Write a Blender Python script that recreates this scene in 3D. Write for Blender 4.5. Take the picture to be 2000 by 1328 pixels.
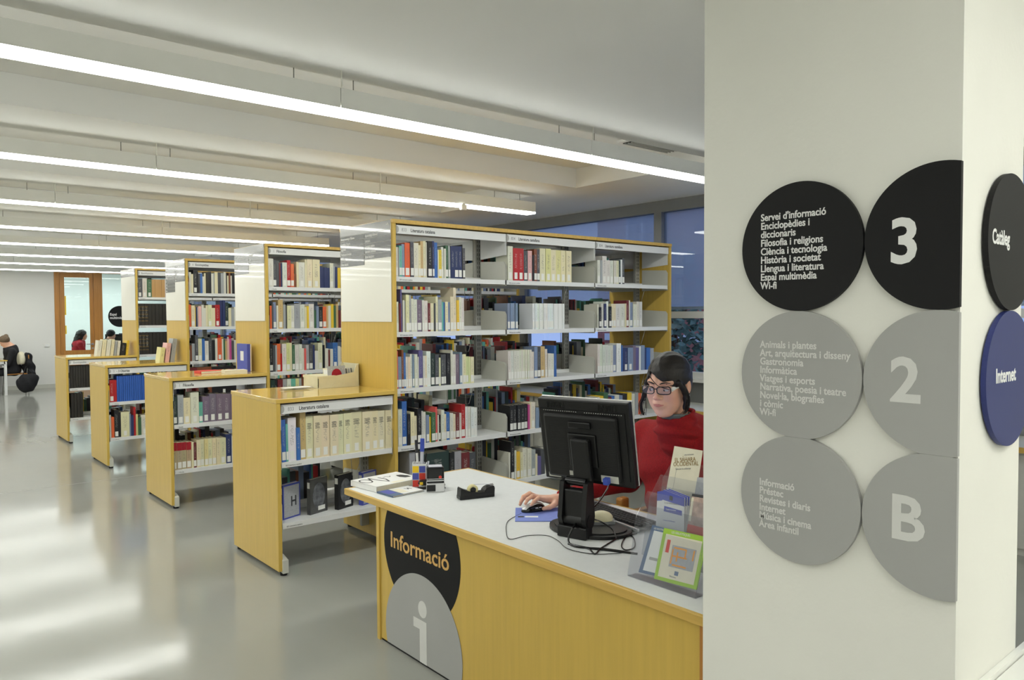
import bpy, bmesh, math, random
import numpy as np
from mathutils import Vector, Matrix
random.seed(7)
SC = bpy.context.scene
COL = SC.collection
for _o in list(bpy.data.objects): bpy.data.objects.remove(_o)

# ---------------------------------------------------------------- camera
YAW, PITCH, ROLL, FPX = 0.7014, -0.0326, -0.0052, 1483.5
CAM = np.array([-1.927, -4.567, 1.64])
_fw = np.array([math.sin(YAW)*math.cos(PITCH), math.cos(YAW)*math.cos(PITCH), math.sin(PITCH)])
_rt = np.array([math.cos(YAW), -math.sin(YAW), 0.0]); _up = np.cross(_rt, _fw)
RT = _rt*math.cos(ROLL)+_up*math.sin(ROLL); UP = -_rt*math.sin(ROLL)+_up*math.cos(ROLL)
cd = bpy.data.cameras.new('camera'); cam = bpy.data.objects.new('camera', cd); COL.objects.link(cam)
cam.matrix_world = Matrix(((RT[0], UP[0], -_fw[0], CAM[0]), (RT[1], UP[1], -_fw[1], CAM[1]), (RT[2], UP[2], -_fw[2], CAM[2]), (0, 0, 0, 1)))
cd.sensor_width = 36; cd.lens = FPX*36/2000; cd.clip_start = .05; cd.clip_end = 200
SC.camera = cam

# ---------------------------------------------------------------- world, exposure
W = bpy.data.worlds.new('dusk'); SC.world = W; W.use_nodes = True
_n = W.node_tree.nodes; _bg = _n['Background']
_bg.inputs[0].default_value = (0.40, 0.49, 0.76, 1); _bg.inputs[1].default_value = 1.35
SC.view_settings.view_transform = 'Standard'; SC.view_settings.look = 'None'
SC.view_settings.gamma = 1; SC.view_settings.use_curve_mapping = False
SC.view_settings.exposure = 0.18
TUBE = 16.4          # strength of the luminous strips
ROOM2 = 11.0         # strength of the lamp in the room behind the door

def ray(x, y): return _fw+RT*(x-1000)/FPX-UP*(y-664)/FPX
def U(x, y, ax, val):
    """photo pixel + a known plane (shelf front, table top ...) -> world point"""
    d = ray(x, y); i = 'xyz'.index(ax); return Vector(CAM+d*((val-CAM[i])/d[i]))
def UD(x, y, depth): return Vector(CAM+ray(x, y)*depth)
def PR(p):
    d = np.array(p, float)-CAM; w = d@_fw
    return 1000+FPX*(d@RT)/w, 664-FPX*(d@UP)/w, w

# ---------------------------------------------------------------- materials
def lin(c):
    return tuple(((v/255)/12.92 if v/255 <= .04045 else ((v/255+.055)/1.055)**2.4) for v in c)+(1,)
def mat(name, rgb, rough=.5, metal=0, spec=.5, noise=0, nscale=20, bump=0, stretch=(1, 1, 1), emit=None, es=1, coat=0, trans=0, ior=1.45, alpha=1, bscale=None):
    m = bpy.data.materials.new(name); m.use_nodes = True; nt = m.node_tree; b = nt.nodes['Principled BSDF']
    c = lin(rgb); b.inputs['Base Color'].default_value = c
    b.inputs['Roughness'].default_value = rough; b.inputs['Metallic'].default_value = metal
    b.inputs['Specular IOR Level'].default_value = spec; b.inputs['Coat Weight'].default_value = coat
    b.inputs['Transmission Weight'].default_value = trans; b.inputs['IOR'].default_value = ior; b.inputs['Alpha'].default_value = alpha
    if emit: b.inputs['Emission Color'].default_value = lin(emit); b.inputs['Emission Strength'].default_value = es
    if noise or bump:
        tc = nt.nodes.new('ShaderNodeTexCoord'); mp = nt.nodes.new('ShaderNodeMapping'); mp.inputs['Scale'].default_value = stretch
        nz = nt.nodes.new('ShaderNodeTexNoise'); nz.inputs['Scale'].default_value = nscale; nz.inputs['Detail'].default_value = 4
        nt.links.new(tc.outputs['Object'], mp.inputs[0]); nt.links.new(mp.outputs[0], nz.inputs['Vector'])
        if noise:
            mx = nt.nodes.new('ShaderNodeMix'); mx.data_type = 'RGBA'
            mx.inputs[6].default_value = tuple(v*(1-noise) for v in c[:3])+(1,); mx.inputs[7].default_value = tuple(min(1, v*(1+noise)) for v in c[:3])+(1,)
            rp = nt.nodes.new('ShaderNodeMapRange'); rp.inputs[1].default_value = .3; rp.inputs[2].default_value = .7
            nt.links.new(nz.outputs[0], rp.inputs[0]); nt.links.new(rp.outputs[0], mx.inputs[0]); nt.links.new(mx.outputs[2], b.inputs['Base Color'])
        if bump:
            bp = nt.nodes.new('ShaderNodeBump'); bp.inputs['Strength'].default_value = bump; bp.inputs['Distance'].default_value = .002
            src = nz
            if bscale:
                src = nt.nodes.new('ShaderNodeTexNoise'); src.inputs['Scale'].default_value = bscale; nt.links.new(mp.outputs[0], src.inputs['Vector'])
            nt.links.new(src.outputs[0], bp.inputs['Height']); nt.links.new(bp.outputs[0], b.inputs['Normal'])
    return m
M = {}
M['beech'] = mat('beech_veneer', (203, 171, 84), .32, noise=.05, nscale=3, stretch=(14, 14, .8), spec=.4)
M['beech_top'] = mat('beech_veneer_top', (210, 177, 90), .14, noise=.08, nscale=3, stretch=(.8, 14, 14), spec=.6, coat=.4)
M['beech_h'] = mat('beech_edge', (204, 168, 88), .3, noise=.10, nscale=3, stretch=(14, .8, 14), spec=.4)
M['oak'] = mat('oak_frame', (176, 122, 58), .4, noise=.12, nscale=3, stretch=(14, 14, .8))
M['steel'] = mat('painted_steel', (196, 196, 186), .38, noise=.03, nscale=6)
M['steelw'] = mat('white_steel', (222, 223, 222), .35, noise=.02, nscale=6)
M['post'] = mat('post_steel', (170, 170, 162), .4, noise=.04, nscale=9)
M['slot'] = mat('slot_dark', (52, 52, 50), .7)
M['black'] = mat('black_plastic', (15, 15, 16), .42, noise=.1, nscale=60, bump=.15)
M['blackm'] = mat('black_matt', (30, 30, 30), .6, noise=.1, nscale=40)
M['blackg'] = mat('black_gloss', (16, 16, 18), .15)
M['plaster'] = mat('wall_plaster', (231, 230, 222), .75, noise=.025, nscale=2.2, bump=.25, bscale=60)
M['plaster2'] = mat('far_wall_plaster', (222, 222, 218), .7, noise=.02, nscale=1.2, bump=.1, bscale=60)
M['ceil'] = mat('ceiling_plaster', (243, 243, 240), .8, noise=.02, nscale=.8)
M['alu'] = mat('grey_aluminium', (128, 130, 132), .45, metal=.3, noise=.04, nscale=5)
M['white'] = mat('white_lacquer', (232, 232, 226), .4, noise=.02, nscale=5)
M['lum'] = mat('lamp_diffuser', (255, 255, 246), .5, emit=(253, 255, 248), es=TUBE)
M['lumup'] = mat('lamp_uplight', (255, 255, 246), .5, emit=(252, 255, 243), es=TUBE*.02)
M['wire'] = mat('steel_wire', (150, 150, 145), .3, metal=.8, noise=.05)
M['wirewhite'] = mat('white_cord', (235, 235, 225), .4, noise=.02)
M['signblack'] = mat('sign_black', (23, 23, 24), .6, spec=.3, noise=.05, nscale=3)
M['signgrey'] = mat('sign_grey', (166, 166, 163), .55, spec=.3, noise=.03, nscale=3)
M['letter'] = mat('letter_white', (226, 226, 224), .5, noise=.02)
M['lettergrey'] = mat('letter_pale', (212, 212, 208), .5, noise=.02)
M['lettergold'] = mat('letter_beech', (214, 170, 98), .4, noise=.05, nscale=4)
M['ink'] = mat('ink', (52, 52, 56), .6, noise=.02)
M['inkgrey'] = mat('ink_grey', (140, 140, 142), .6, noise=.02)
M['laminate'] = mat('grey_laminate', (216, 218, 218), .4, noise=.02, nscale=40)
M['stripgloss'] = mat('dark_sign_strip', (72, 72, 70), .16, noise=.05, nscale=4, coat=.5)
M['stripgrey'] = mat('grey_sign_strip', (150, 150, 150), .18, noise=.05, nscale=4, coat=.5)
M['signwhite'] = mat('white_sign_board', (232, 231, 222), .3, noise=.015, nscale=3, coat=.2)
M['rubber'] = mat('rubber', (20, 20, 20), .8, noise=.1)
M['page'] = mat('page_block', (222, 214, 190), .85, noise=.06, nscale=80, stretch=(8, 1, .2))
M['sticker'] = mat('spine_sticker', (228, 228, 222), .6, noise=.02, nscale=8)
M['red_knit'] = mat('red_knit', (142, 8, 12), .88, noise=.18, nscale=160, bump=.9, bscale=420, stretch=(1, 1, .5))
M['skin'] = mat('skin', (222, 172, 146), .48, noise=.05, nscale=14)
M['skin_pink'] = mat('skin_cheek', (222, 152, 134), .48, noise=.05, nscale=14)
M['lips'] = mat('lips', (190, 120, 108), .45, noise=.05, nscale=60)
M['hair'] = mat('dark_hair', (24, 18, 15), .46, noise=.35, nscale=40, stretch=(.6, 3, .6), bump=.6, bscale=90)
M['hairbrown'] = mat('brown_hair', (98, 80, 60), .5, noise=.3, nscale=50)
M['gauze'] = mat('grey_undershirt', (110, 116, 112), .8, noise=.1, nscale=50)
M['eye'] = mat('eye_white', (222, 216, 208), .2, noise=.02)
M['iris'] = mat('iris', (52, 40, 32), .2, noise=.02)
M['pearl'] = mat('pearl', (236, 232, 218), .15, noise=.02)
M['cloth'] = mat('black_cloth', (24, 24, 28), .85, noise=.25, nscale=30, bump=.4)
M['clothw'] = mat('cream_cloth', (206, 200, 176), .85, noise=.1, nscale=30, bump=.4)
M['clothr'] = mat('red_cloth', (160, 30, 44), .85, noise=.1, nscale=30)
M['blue'] = mat('blue_plastic', (60, 82, 178), .4, noise=.04)
M['bluepad'] = mat('blue_mousemat', (118, 134, 205), .6, noise=.04, nscale=60)
M['silver'] = mat('silver_plastic', (206, 206, 206), .22, metal=.5, noise=.02)
M['ivory'] = mat('ivory_plastic', (214, 206, 172), .4, noise=.03, nscale=20)
M['yellow'] = mat('yellow_paint', (240, 200, 30), .45, noise=.02)
M['redp'] = mat('red_paint', (214, 62, 48), .45, noise=.02)
M['card'] = mat('cream_card', (226, 220, 198), .6, noise=.03, nscale=30)
M['lime'] = mat('lime_card', (160, 200, 60), .45, noise=.02)
M['slate'] = mat('slate_card', (88, 108, 138), .45, noise=.02)
M['indigo'] = mat('indigo_card', (74, 84, 170), .45, noise=.02)
M['orange'] = mat('orange_print', (240, 160, 50), .5, noise=.02)
M['greyprint'] = mat('grey_print', (170, 172, 176), .5, noise=.1, nscale=90)
M['gold_ink'] = mat('gold_ink', (150, 120, 60), .5, noise=.02)
M['pinkprint'] = mat('photo_print', (186, 160, 148), .45, noise=.35, nscale=40)
M['artprint'] = mat('photo_print_grey', (96, 98, 102), .3, noise=.6, nscale=30)
M['tape'] = mat('tape_roll', (226, 216, 160), .35, noise=.03)
M['brick'] = mat('brick_red', (172, 110, 98), .85, noise=.2, nscale=8)
M['leaf'] = mat('leaf', (112, 138, 122), .8, noise=.3, nscale=6)
M['ground'] = mat('asphalt', (80, 86, 96), .9, noise=.2, nscale=3)
M['bench'] = mat('grey_cabinet', (198, 198, 190), .5, noise=.02)
M['screen'] = mat('lit_screen', (120, 150, 230), .3, emit=(150, 175, 250), es=.9)
M['room2'] = mat('room_plaster', (232, 236, 234), .8, noise=.02, nscale=1)
M['pen'] = mat('pen_clear', (205, 205, 215), .2, noise=.02)
def glassmat(name, rgb, rough=.0, ior=1.45, mixf=.0, thin=True):
    """clear sheet: mostly straight through with fresnel reflections"""
    m = bpy.data.materials.new(name); m.use_nodes = True; nt = m.node_tree; nt.nodes.clear()
    out = nt.nodes.new('ShaderNodeOutputMaterial'); t = nt.nodes.new('ShaderNodeBsdfTransparent'); g = nt.nodes.new('ShaderNodeBsdfGlossy')
    t.inputs[0].default_value = lin(rgb); g.inputs['Roughness'].default_value = rough
    f = nt.nodes.new('ShaderNodeFresnel'); f.inputs[0].default_value = ior
    mx = nt.nodes.new('ShaderNodeMixShader'); ge_ = nt.nodes.new('ShaderNodeNewGeometry'); iv = nt.nodes.new('ShaderNodeMath'); iv.operation = 'SUBTRACT'; iv.inputs[0].default_value = 1; nt.links.new(ge_.outputs['Backfacing'], iv.inputs[1]); mu = nt.nodes.new('ShaderNodeMath'); mu.operation = 'MULTIPLY'; nt.links.new(f.outputs[0], mu.inputs[0]); nt.links.new(iv.outputs[0], mu.inputs[1])
    nt.links.new(mu.outputs[0], mx.inputs[0]); nt.links.new(t.outputs[0], mx.inputs[1]); nt.links.new(g.outputs[0], mx.inputs[2])
    last = mx
    if mixf:
        d = nt.nodes.new('ShaderNodeBsdfDiffuse'); d.inputs[0].default_value = lin(rgb); m2 = nt.nodes.new('ShaderNodeMixShader'); m2.inputs[0].default_value = mixf
        nt.links.new(mx.outputs[0], m2.inputs[1]); nt.links.new(d.outputs[0], m2.inputs[2]); last = m2
    nt.links.new(last.outputs[0], out.inputs[0]); return m
M['glass'] = glassmat('window_glass', (225, 232, 240), 0, 1.5)
M['doorglass'] = glassmat('door_glass', (246, 249, 248), 0, 1.45)
M['acrylic'] = glassmat('clear_acrylic', (247, 248, 250), .02, 1.4, .035)
M['lens'] = glassmat('spectacle_lens', (244, 244, 247), 0, 1.12, .05)
def floor_mat():
    m = mat('resin_floor', (176, 178, 178), .16, spec=.55)
    nt = m.node_tree; b = nt.nodes['Principled BSDF']; tc = nt.nodes.new('ShaderNodeTexCoord')
    n1 = nt.nodes.new('ShaderNodeTexNoise'); n1.inputs['Scale'].default_value = 1.3; n1.inputs['Detail'].default_value = 6
    mp = nt.nodes.new('ShaderNodeMapping'); mp.inputs['Scale'].default_value = (1, .35, 1); nt.links.new(tc.outputs['Object'], mp.inputs[0]); nt.links.new(mp.outputs[0], n1.inputs['Vector'])
    mx = nt.nodes.new('ShaderNodeMix'); mx.data_type = 'RGBA'; mx.inputs[6].default_value = lin((136, 137, 132)); mx.inputs[7].default_value = lin((156, 156, 149))
    nt.links.new(n1.outputs[0], mx.inputs[0]); nt.links.new(mx.outputs[2], b.inputs['Base Color'])
    mr = nt.nodes.new('ShaderNodeMapRange'); mr.inputs[3].default_value = .07; mr.inputs[4].default_value = .17; nt.links.new(n1.outputs[0], mr.inputs[0]); nt.links.new(mr.outputs[0], b.inputs['Roughness'])
    n2 = nt.nodes.new('ShaderNodeTexNoise'); n2.inputs['Scale'].default_value = 3.0; n2.inputs['Detail'].default_value = 3
    bp = nt.nodes.new('ShaderNodeBump'); bp.inputs['Strength'].default_value = .25; bp.inputs['Distance'].default_value = .004
    nt.links.new(tc.outputs['Object'], n2.inputs['Vector']); nt.links.new(n2.outputs[0], bp.inputs['Height']); nt.links.new(bp.outputs[0], b.inputs['Normal'])
    return m
M['floor'] = floor_mat()
def blind_mat():
    m = bpy.data.materials.new('roller_screen'); m.use_nodes = True; nt = m.node_tree; nt.nodes.clear(); out = nt.nodes.new('ShaderNodeOutputMaterial')
    d = nt.nodes.new('ShaderNodeBsdfDiffuse'); d.inputs[0].default_value = lin((214, 218, 224)); t = nt.nodes.new('ShaderNodeBsdfTranslucent'); t.inputs[0].default_value = lin((228, 232, 240))
    wv = nt.nodes.new('ShaderNodeTexWave'); wv.inputs['Scale'].default_value = 60; wv.bands_direction = 'Z'
    tr = nt.nodes.new('ShaderNodeBsdfTransparent'); a = nt.nodes.new('ShaderNodeMixShader'); a.inputs[0].default_value = .55; b = nt.nodes.new('ShaderNodeMixShader')
    mr = nt.nodes.new('ShaderNodeMapRange'); mr.inputs[3].default_value = .36; mr.inputs[4].default_value = .44; nt.links.new(wv.outputs[0], mr.inputs[0]); nt.links.new(mr.outputs[0], b.inputs[0])
    nt.links.new(d.outputs[0], a.inputs[1]); nt.links.new(t.outputs[0], a.inputs[2]); nt.links.new(a.outputs[0], b.inputs[1]); nt.links.new(tr.outputs[0], b.inputs[2]); nt.links.new(b.outputs[0], out.inputs[0])
    return m
M['blind'] = blind_mat()
def book_mats():
    """one cloth/paper cover; each book's own colour comes from its object colour, the print from noise"""
    out = []
    for nm, src in (('book_cover', 'obj'), ('book_cover_many', 'attr')):
        m = bpy.data.materials.new(nm); m.use_nodes = True; nt = m.node_tree; b = nt.nodes['Principled BSDF']; b.inputs['Roughness'].default_value = .42
        oi = nt.nodes.new('ShaderNodeObjectInfo')
        if src == 'obj': colsock = oi.outputs['Color']
        else: at = nt.nodes.new('ShaderNodeAttribute'); at.attribute_name = 'Col'; colsock = at.outputs['Color']
        if src == 'obj':
            tc = nt.nodes.new('ShaderNodeTexCoord'); sp = nt.nodes.new('ShaderNodeSeparateXYZ'); nt.links.new(tc.outputs['Generated'], sp.inputs[0])
            def rng(sock, a, c):
                g = nt.nodes.new('ShaderNodeMath'); g.operation = 'GREATER_THAN'; g.inputs[1].default_value = a; l = nt.nodes.new('ShaderNodeMath'); l.operation = 'LESS_THAN'; l.inputs[1].default_value = c
                mu = nt.nodes.new('ShaderNodeMath'); mu.operation = 'MULTIPLY'
                nt.links.new(sock, g.inputs[0]); nt.links.new(sock, l.inputs[0]); nt.links.new(g.outputs[0], mu.inputs[0]); nt.links.new(l.outputs[0], mu.inputs[1]); return mu.outputs[0]
            def mul(a, c):
                mu = nt.nodes.new('ShaderNodeMath'); mu.operation = 'MULTIPLY'; nt.links.new(a, mu.inputs[0]); nt.links.new(c, mu.inputs[1]); return mu.outputs[0]
            nz = nt.nodes.new('ShaderNodeTexNoise'); nz.noise_dimensions = '4D'; nz.inputs['Scale'].default_value = 1; nz.inputs['Detail'].default_value = 1
            mp = nt.nodes.new('ShaderNodeMapping'); mp.inputs['Scale'].default_value = (5, .01, 62); nt.links.new(tc.outputs['Generated'], mp.inputs[0]); nt.links.new(mp.outputs[0], nz.inputs['Vector'])
            ml = nt.nodes.new('ShaderNodeMath'); ml.operation = 'MULTIPLY'; ml.inputs[1].default_value = 37; nt.links.new(oi.outputs['Random'], ml.inputs[0]); nt.links.new(ml.outputs[0], nz.inputs['W'])
            gt = nt.nodes.new('ShaderNodeMath'); gt.operation = 'GREATER_THAN'; gt.inputs[1].default_value = .54; nt.links.new(nz.outputs[0], gt.inputs[0])
            mask = mul(mul(gt.outputs[0], rng(sp.outputs[0], .3, .7)), rng(sp.outputs[2], .36, .84))
            # print is dark on pale covers and pale on dark covers
            bw = nt.nodes.new('ShaderNodeRGBToBW'); nt.links.new(colsock, bw.inputs[0]); g2 = nt.nodes.new('ShaderNodeMath'); g2.operation = 'GREATER_THAN'; g2.inputs[1].default_value = .22; nt.links.new(bw.outputs[0], g2.inputs[0])
            ic = nt.nodes.new('ShaderNodeMix'); ic.data_type = 'RGBA'; ic.inputs[6].default_value = (.5, .5, .46, 1); ic.inputs[7].default_value = (.12, .11, .12, 1); nt.links.new(g2.outputs[0], ic.inputs[0])
            st = nt.nodes.new('ShaderNodeMath'); st.operation = 'MULTIPLY'; st.inputs[1].default_value = .42; nt.links.new(mask, st.inputs[0])
            mx = nt.nodes.new('ShaderNodeMix'); mx.data_type = 'RGBA'; nt.links.new(st.outputs[0], mx.inputs[0]); nt.links.new(colsock, mx.inputs[6]); nt.links.new(ic.outputs[2], mx.inputs[7])
            nt.links.new(mx.outputs[2], b.inputs['Base Color'])
        else: nt.links.new(colsock, b.inputs['Base Color'])
        out.append(m)
    return out
M['cover'], M['covers'] = book_mats()

# ---------------------------------------------------------------- mesh helpers
class MB:
    def __init__(s): s.v = []; s.f = []; s.mi = []; s.sm = []
    def add(s, vs, fs, mi=0, smooth=False):
        o = len(s.v); s.v += [tuple(v) for v in vs]; s.f += [tuple(i+o for i in f) for f in fs]; s.mi += [mi]*len(fs); s.sm += [smooth]*len(fs)
    def box(s, x0, x1, y0, y1, z0, z1, mi=0):
        s.add([(x0, y0, z0), (x1, y0, z0), (x1, y1, z0), (x0, y1, z0), (x0, y0, z1), (x1, y0, z1), (x1, y1, z1), (x0, y1, z1)],
              [(0, 3, 2, 1), (4, 5, 6, 7), (0, 1, 5, 4), (1, 2, 6, 5), (2, 3, 7, 6), (3, 0, 4, 7)], mi)
    def bbox(s, x0, x1, y0, y1, z0, z1, b=.003, mi=0):
        """box with bevelled edges"""
        bm = bmesh.new(); bmesh.ops.create_cube(bm, size=1)
        for v in bm.verts: v.co = Vector(((x0+x1)/2+v.co.x*(x1-x0), (y0+y1)/2+v.co.y*(y1-y0), (z0+z1)/2+v.co.z*(z1-z0)))
        bmesh.ops.bevel(bm, geom=list(bm.edges), offset=b, segments=2, affect='EDGES', profile=.5)
        bm.verts.index_update(); s.add([v.co[:] for v in bm.verts], [[v.index for v in f.verts] for f in bm.faces], mi); bm.free()
    def prism(s, pts, axis, a, b, mi=0, smooth=False):
        """2D outline pts extruded along axis from a to b (pts are the two other axes in xyz order)"""
        n = len(pts)
        def P(p, t):
            return (t, p[0], p[1]) if axis == 'x' else ((p[0], t, p[1]) if axis == 'y' else (p[0], p[1], t))
        vs = [P(p, a) for p in pts]+[P(p, b) for p in pts]
        s.add(vs, [tuple(range(n))[::-1], tuple(range(n, 2*n))], mi); s.add(vs, [(i, (i+1) % n, n+(i+1) % n, n+i) for i in range(n)], mi, smooth)
    def cyl(s, p0, p1, r0, r1=None, n=16, mi=0, cap=True, smooth=True):
        s.tube([p0, p1], [r0, r0 if r1 is None else r1], n, mi, cap, smooth)
    def tube(s, path, r, n=8, mi=0, cap=True, smooth=True):
        P = [Vector(p) for p in path]; k = len(P); R = r if hasattr(r, '__len__') else [r]*k
        vs = []; prev = None
        for i in range(k):
            t = (P[min(i+1, k-1)]-P[max(i-1, 0)]).normalized()
            if prev is None:
                a = Vector((0, 0, 1)) if abs(t.z) < .9 else Vector((1, 0, 0)); u = t.cross(a).normalized()
            else: u = (prev-t*prev.dot(t)).normalized()
            prev = u; w = t.cross(u)
            for j in range(n):
                an = 2*math.pi*j/n; vs.append(P[i]+(u*math.cos(an)+w*math.sin(an))*R[i])
        fs = [(i*n+j, i*n+(j+1) % n, (i+1)*n+(j+1) % n, (i+1)*n+j) for i in range(k-1) for j in range(n)]
        s.add(vs, fs, mi, smooth)
        if cap: s.add(vs, [tuple(range(n))[::-1], tuple(range((k-1)*n, k*n))], mi)
    def sphere(s, c, r, nu=12, nv=8, mi=0, sc=(1, 1, 1)):
        vs = []; fs = []
        for i in range(nv+1):
            th = math.pi*i/nv
            for j in range(nu):
                ph = 2*math.pi*j/nu; vs.append((c[0]+r*sc[0]*math.sin(th)*math.cos(ph), c[1]+r*sc[1]*math.sin(th)*math.sin(ph), c[2]+r*sc[2]*math.cos(th)))
        for i in range(nv):
            for j in range(nu): fs.append((i*nu+j, (i+1)*nu+j, (i+1)*nu+(j+1) % nu, i*nu+(j+1) % nu))
        s.add(vs, fs, mi, True)
    def xf(s, mtx):
        s.v = [tuple(mtx @ Vector(v)) for v in s.v]; return s
    def mesh(s, name, mats):
        me = bpy.data.meshes.new(name); me.from_pydata(s.v, [], s.f)
        for m in (mats if isinstance(mats, (list, tuple)) else [mats]): me.materials.append(M[m] if isinstance(m, str) else m)
        me.polygons.foreach_set('material_index', s.mi); me.polygons.foreach_set('use_smooth', s.sm); me.update()
        return me
    def build(s, name, mats, parent=None, **tags):
        return link(name, s.mesh(name, mats), parent, **tags)
def link(name, me, parent=None, loc=None, rot=None, **tags):
    o = bpy.data.objects.new(name, me); COL.objects.link(o)
    if parent is not None: o.parent = parent
    if loc is not None: o.location = loc
    if rot is not None: o.rotation_euler = rot
    for k, v in tags.items():
        if v is not None: o[k] = v
    return o
def thing(name, label, category, loc=(0, 0, 0), rz=0, group=None):
    return link(name, None, None, loc, (0, 0, rz), label=label, category=category, group=group)
def box(name, x0, x1, y0, y1, z0, z1, m, parent=None, bev=0, **tags):
    b = MB()
    if bev: b.bbox(x0, x1, y0, y1, z0, z1, bev)
    else: b.box(x0, x1, y0, y1, z0, z1)
    return b.build(name, m, parent, **tags)
def letters(name, body, size, org, xd, yd, m, parent=None, sx=.82, weight=.0, depth=.0006, align='LEFT', spacing=1.0, line=1.0, **tags):
    """lettering cut as thin raised mesh; org = baseline start, xd/yd = reading and up directions"""
    cu = bpy.data.curves.new('t', 'FONT'); cu.body = body; cu.size = size; cu.extrude = depth; cu.offset = weight; cu.align_x = align; cu.resolution_u = 3
    cu.space_character = spacing; cu.space_line = line
    ob = bpy.data.objects.new('t', cu); me = bpy.data.meshes.new_from_object(ob); bpy.data.objects.remove(ob); bpy.data.curves.remove(cu)
    xd = Vector(xd).normalized(); yd = Vector(yd).normalized(); n = xd.cross(yd)
    mt = Matrix(((xd.x*sx, yd.x, n.x, org[0]), (xd.y*sx, yd.y, n.y, org[1]), (xd.z*sx, yd.z, n.z, org[2]), (0, 0, 0, 1)))
    me.transform(mt); me.materials.clear(); me.materials.append(M[m]); me.name = name
    return link(name, me, parent, **tags)
def nets(fn, lo, hi, h):
    """surface of the implicit shape fn(x,y,z)<0 on a regular grid (naive surface nets)"""
    ax = [np.arange(lo[i], hi[i]+h, h) for i in range(3)]
    X, Y, Z = np.meshgrid(*ax, indexing='ij'); D = fn(X, Y, Z).astype(np.float32); S = D < 0
    nx, ny, nz = D.shape
    cnt = np.zeros((nx-1, ny-1, nz-1), np.float32); acc = np.zeros((nx-1, ny-1, nz-1, 3), np.float32)
    cr = [(i, j, k) for i in (0, 1) for j in (0, 1) for k in (0, 1)]
    for a in cr:
        for d in range(3):
            if a[d]: continue
            b = list(a); b[d] = 1
            sl = lambda c: tuple(slice(c[q], c[q]+(nx, ny, nz)[q]-1) for q in range(3))
            da, db = D[sl(a)], D[sl(b)]; m = (da < 0) != (db < 0); t = np.where(m, da/(da-db+1e-12), 0)
            cnt += m
            for q in range(3): acc[..., q] += np.where(m, a[q]+(t if q == d else 0), 0)
    act = cnt > 0; idx = -np.ones(cnt.shape, np.int64); idx[act] = np.arange(act.sum())
    P = acc[act]/cnt[act][:, None]; g = np.argwhere(act)
    V = np.array(lo)+(g+P)*h
    F = []
    for d in range(3):
        u, w = (d+1) % 3, (d+2) % 3
        A = np.take(S, range(D.shape[d]-1), d); B = np.take(S, range(1, D.shape[d]), d); e = np.argwhere(A != B)
        e = e[(e[:, u] > 0) & (e[:, w] > 0) & (e[:, u] < D.shape[u]-1) & (e[:, w] < D.shape[w]-1)]
        fl = S[tuple(e.T)]
        o = []
        for du, dw in ((-1, -1), (0, -1), (0, 0), (-1, 0)):
            q = e.copy(); q[:, u] += du; q[:, w] += dw; o.append(idx[tuple(q.T)])
        Q = np.stack(o, 1); Q[~fl] = Q[~fl][:, ::-1]; F.append(Q)
    return V, np.concatenate(F)
def netmesh(name, parts, mats, matfn=None, parent=None, **tags):
    vs = []; fs = []; o = 0
    for V, F in parts: vs.append(V); fs.append(F+o); o += len(V)
    V = np.concatenate(vs); F = np.concatenate(fs)
    me = bpy.data.meshes.new(name); me.vertices.add(len(V)); me.vertices.foreach_set('co', V.astype(np.float32).ravel())
    me.loops.add(len(F)*4); me.loops.foreach_set('vertex_index', F.astype(np.int32).ravel())
    me.polygons.add(len(F)); me.polygons.foreach_set('loop_start', np.arange(0, len(F)*4, 4, dtype=np.int32))
    me.update(calc_edges=True); me.validate()
    for m in mats: me.materials.append(M[m])
    me.polygons.foreach_set('use_smooth', [True]*len(me.polygons))
    if matfn is not None and len(me.polygons) == len(F): me.polygons.foreach_set('material_index', matfn(V[F].mean(1)).astype(np.int32))
    return link(name, me, parent, **tags)
# implicit primitives
def sm(a, b, k):
    h = np.clip(.5+.5*(b-a)/k, 0, 1); return b*(1-h)+a*h-k*h*(1-h)
def ell(X, Y, Z, c, r):
    q = np.sqrt(((X-c[0])/r[0])**2+((Y-c[1])/r[1])**2+((Z-c[2])/r[2])**2); g = np.sqrt(((X-c[0])/r[0]**2)**2+((Y-c[1])/r[1]**2)**2+((Z-c[2])/r[2]**2)**2)+1e-9
    return q*(q-1)/g
def cap(X, Y, Z, a, b, ra, rb=None):
    rb = ra if rb is None else rb; a = np.array(a, float); b = np.array(b, float); d = b-a; L = d@d+1e-12
    t = np.clip(((X-a[0])*d[0]+(Y-a[1])*d[1]+(Z-a[2])*d[2])/L, 0, 1)
    return np.sqrt((X-a[0]-t*d[0])**2+(Y-a[1]-t*d[1])**2+(Z-a[2]-t*d[2])**2)-(ra+(rb-ra)*t)
def chain(X, Y, Z, pts, rs, k=.01):
    d = None
    for i in range(len(pts)-1):
        c = cap(X, Y, Z, pts[i], pts[i+1], rs[i], rs[i+1]); d = c if d is None else sm(d, c, k)
    return d

# ================================================================ SETTING
ZS, ZC, XE = 2.84, 3.02, 3.2          # soffit, coffer ceiling, coffer end
XL, XR, YF, YB = -7.5, 4.5, -8.0, 15.94
SP = 2.2215
def struct(name, *a, **k): k['kind'] = 'structure'; return box(name, *a, **k)
struct('floor', XL, XR+.1, YF, YB+4.2, -.06, 0, 'floor')
ceil = struct('ceiling', XL, XR+.2, YF, YB+.1, ZC, ZC+.06, 'ceil')
box('soffit', XL, XR+.1, YF, -1.05, ZS, ZC-.001, 'ceil', ceil)
box('soffit', XE, XR+.1, -1.05, YB, ZS, ZC-.001, 'ceil', ceil)
for k in range(8):
    y1 = -1.05+SP*(k+1); box('beam', XL, XE, y1-.62, min(y1, YB), ZS, ZC-.001, 'ceil', ceil)
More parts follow.
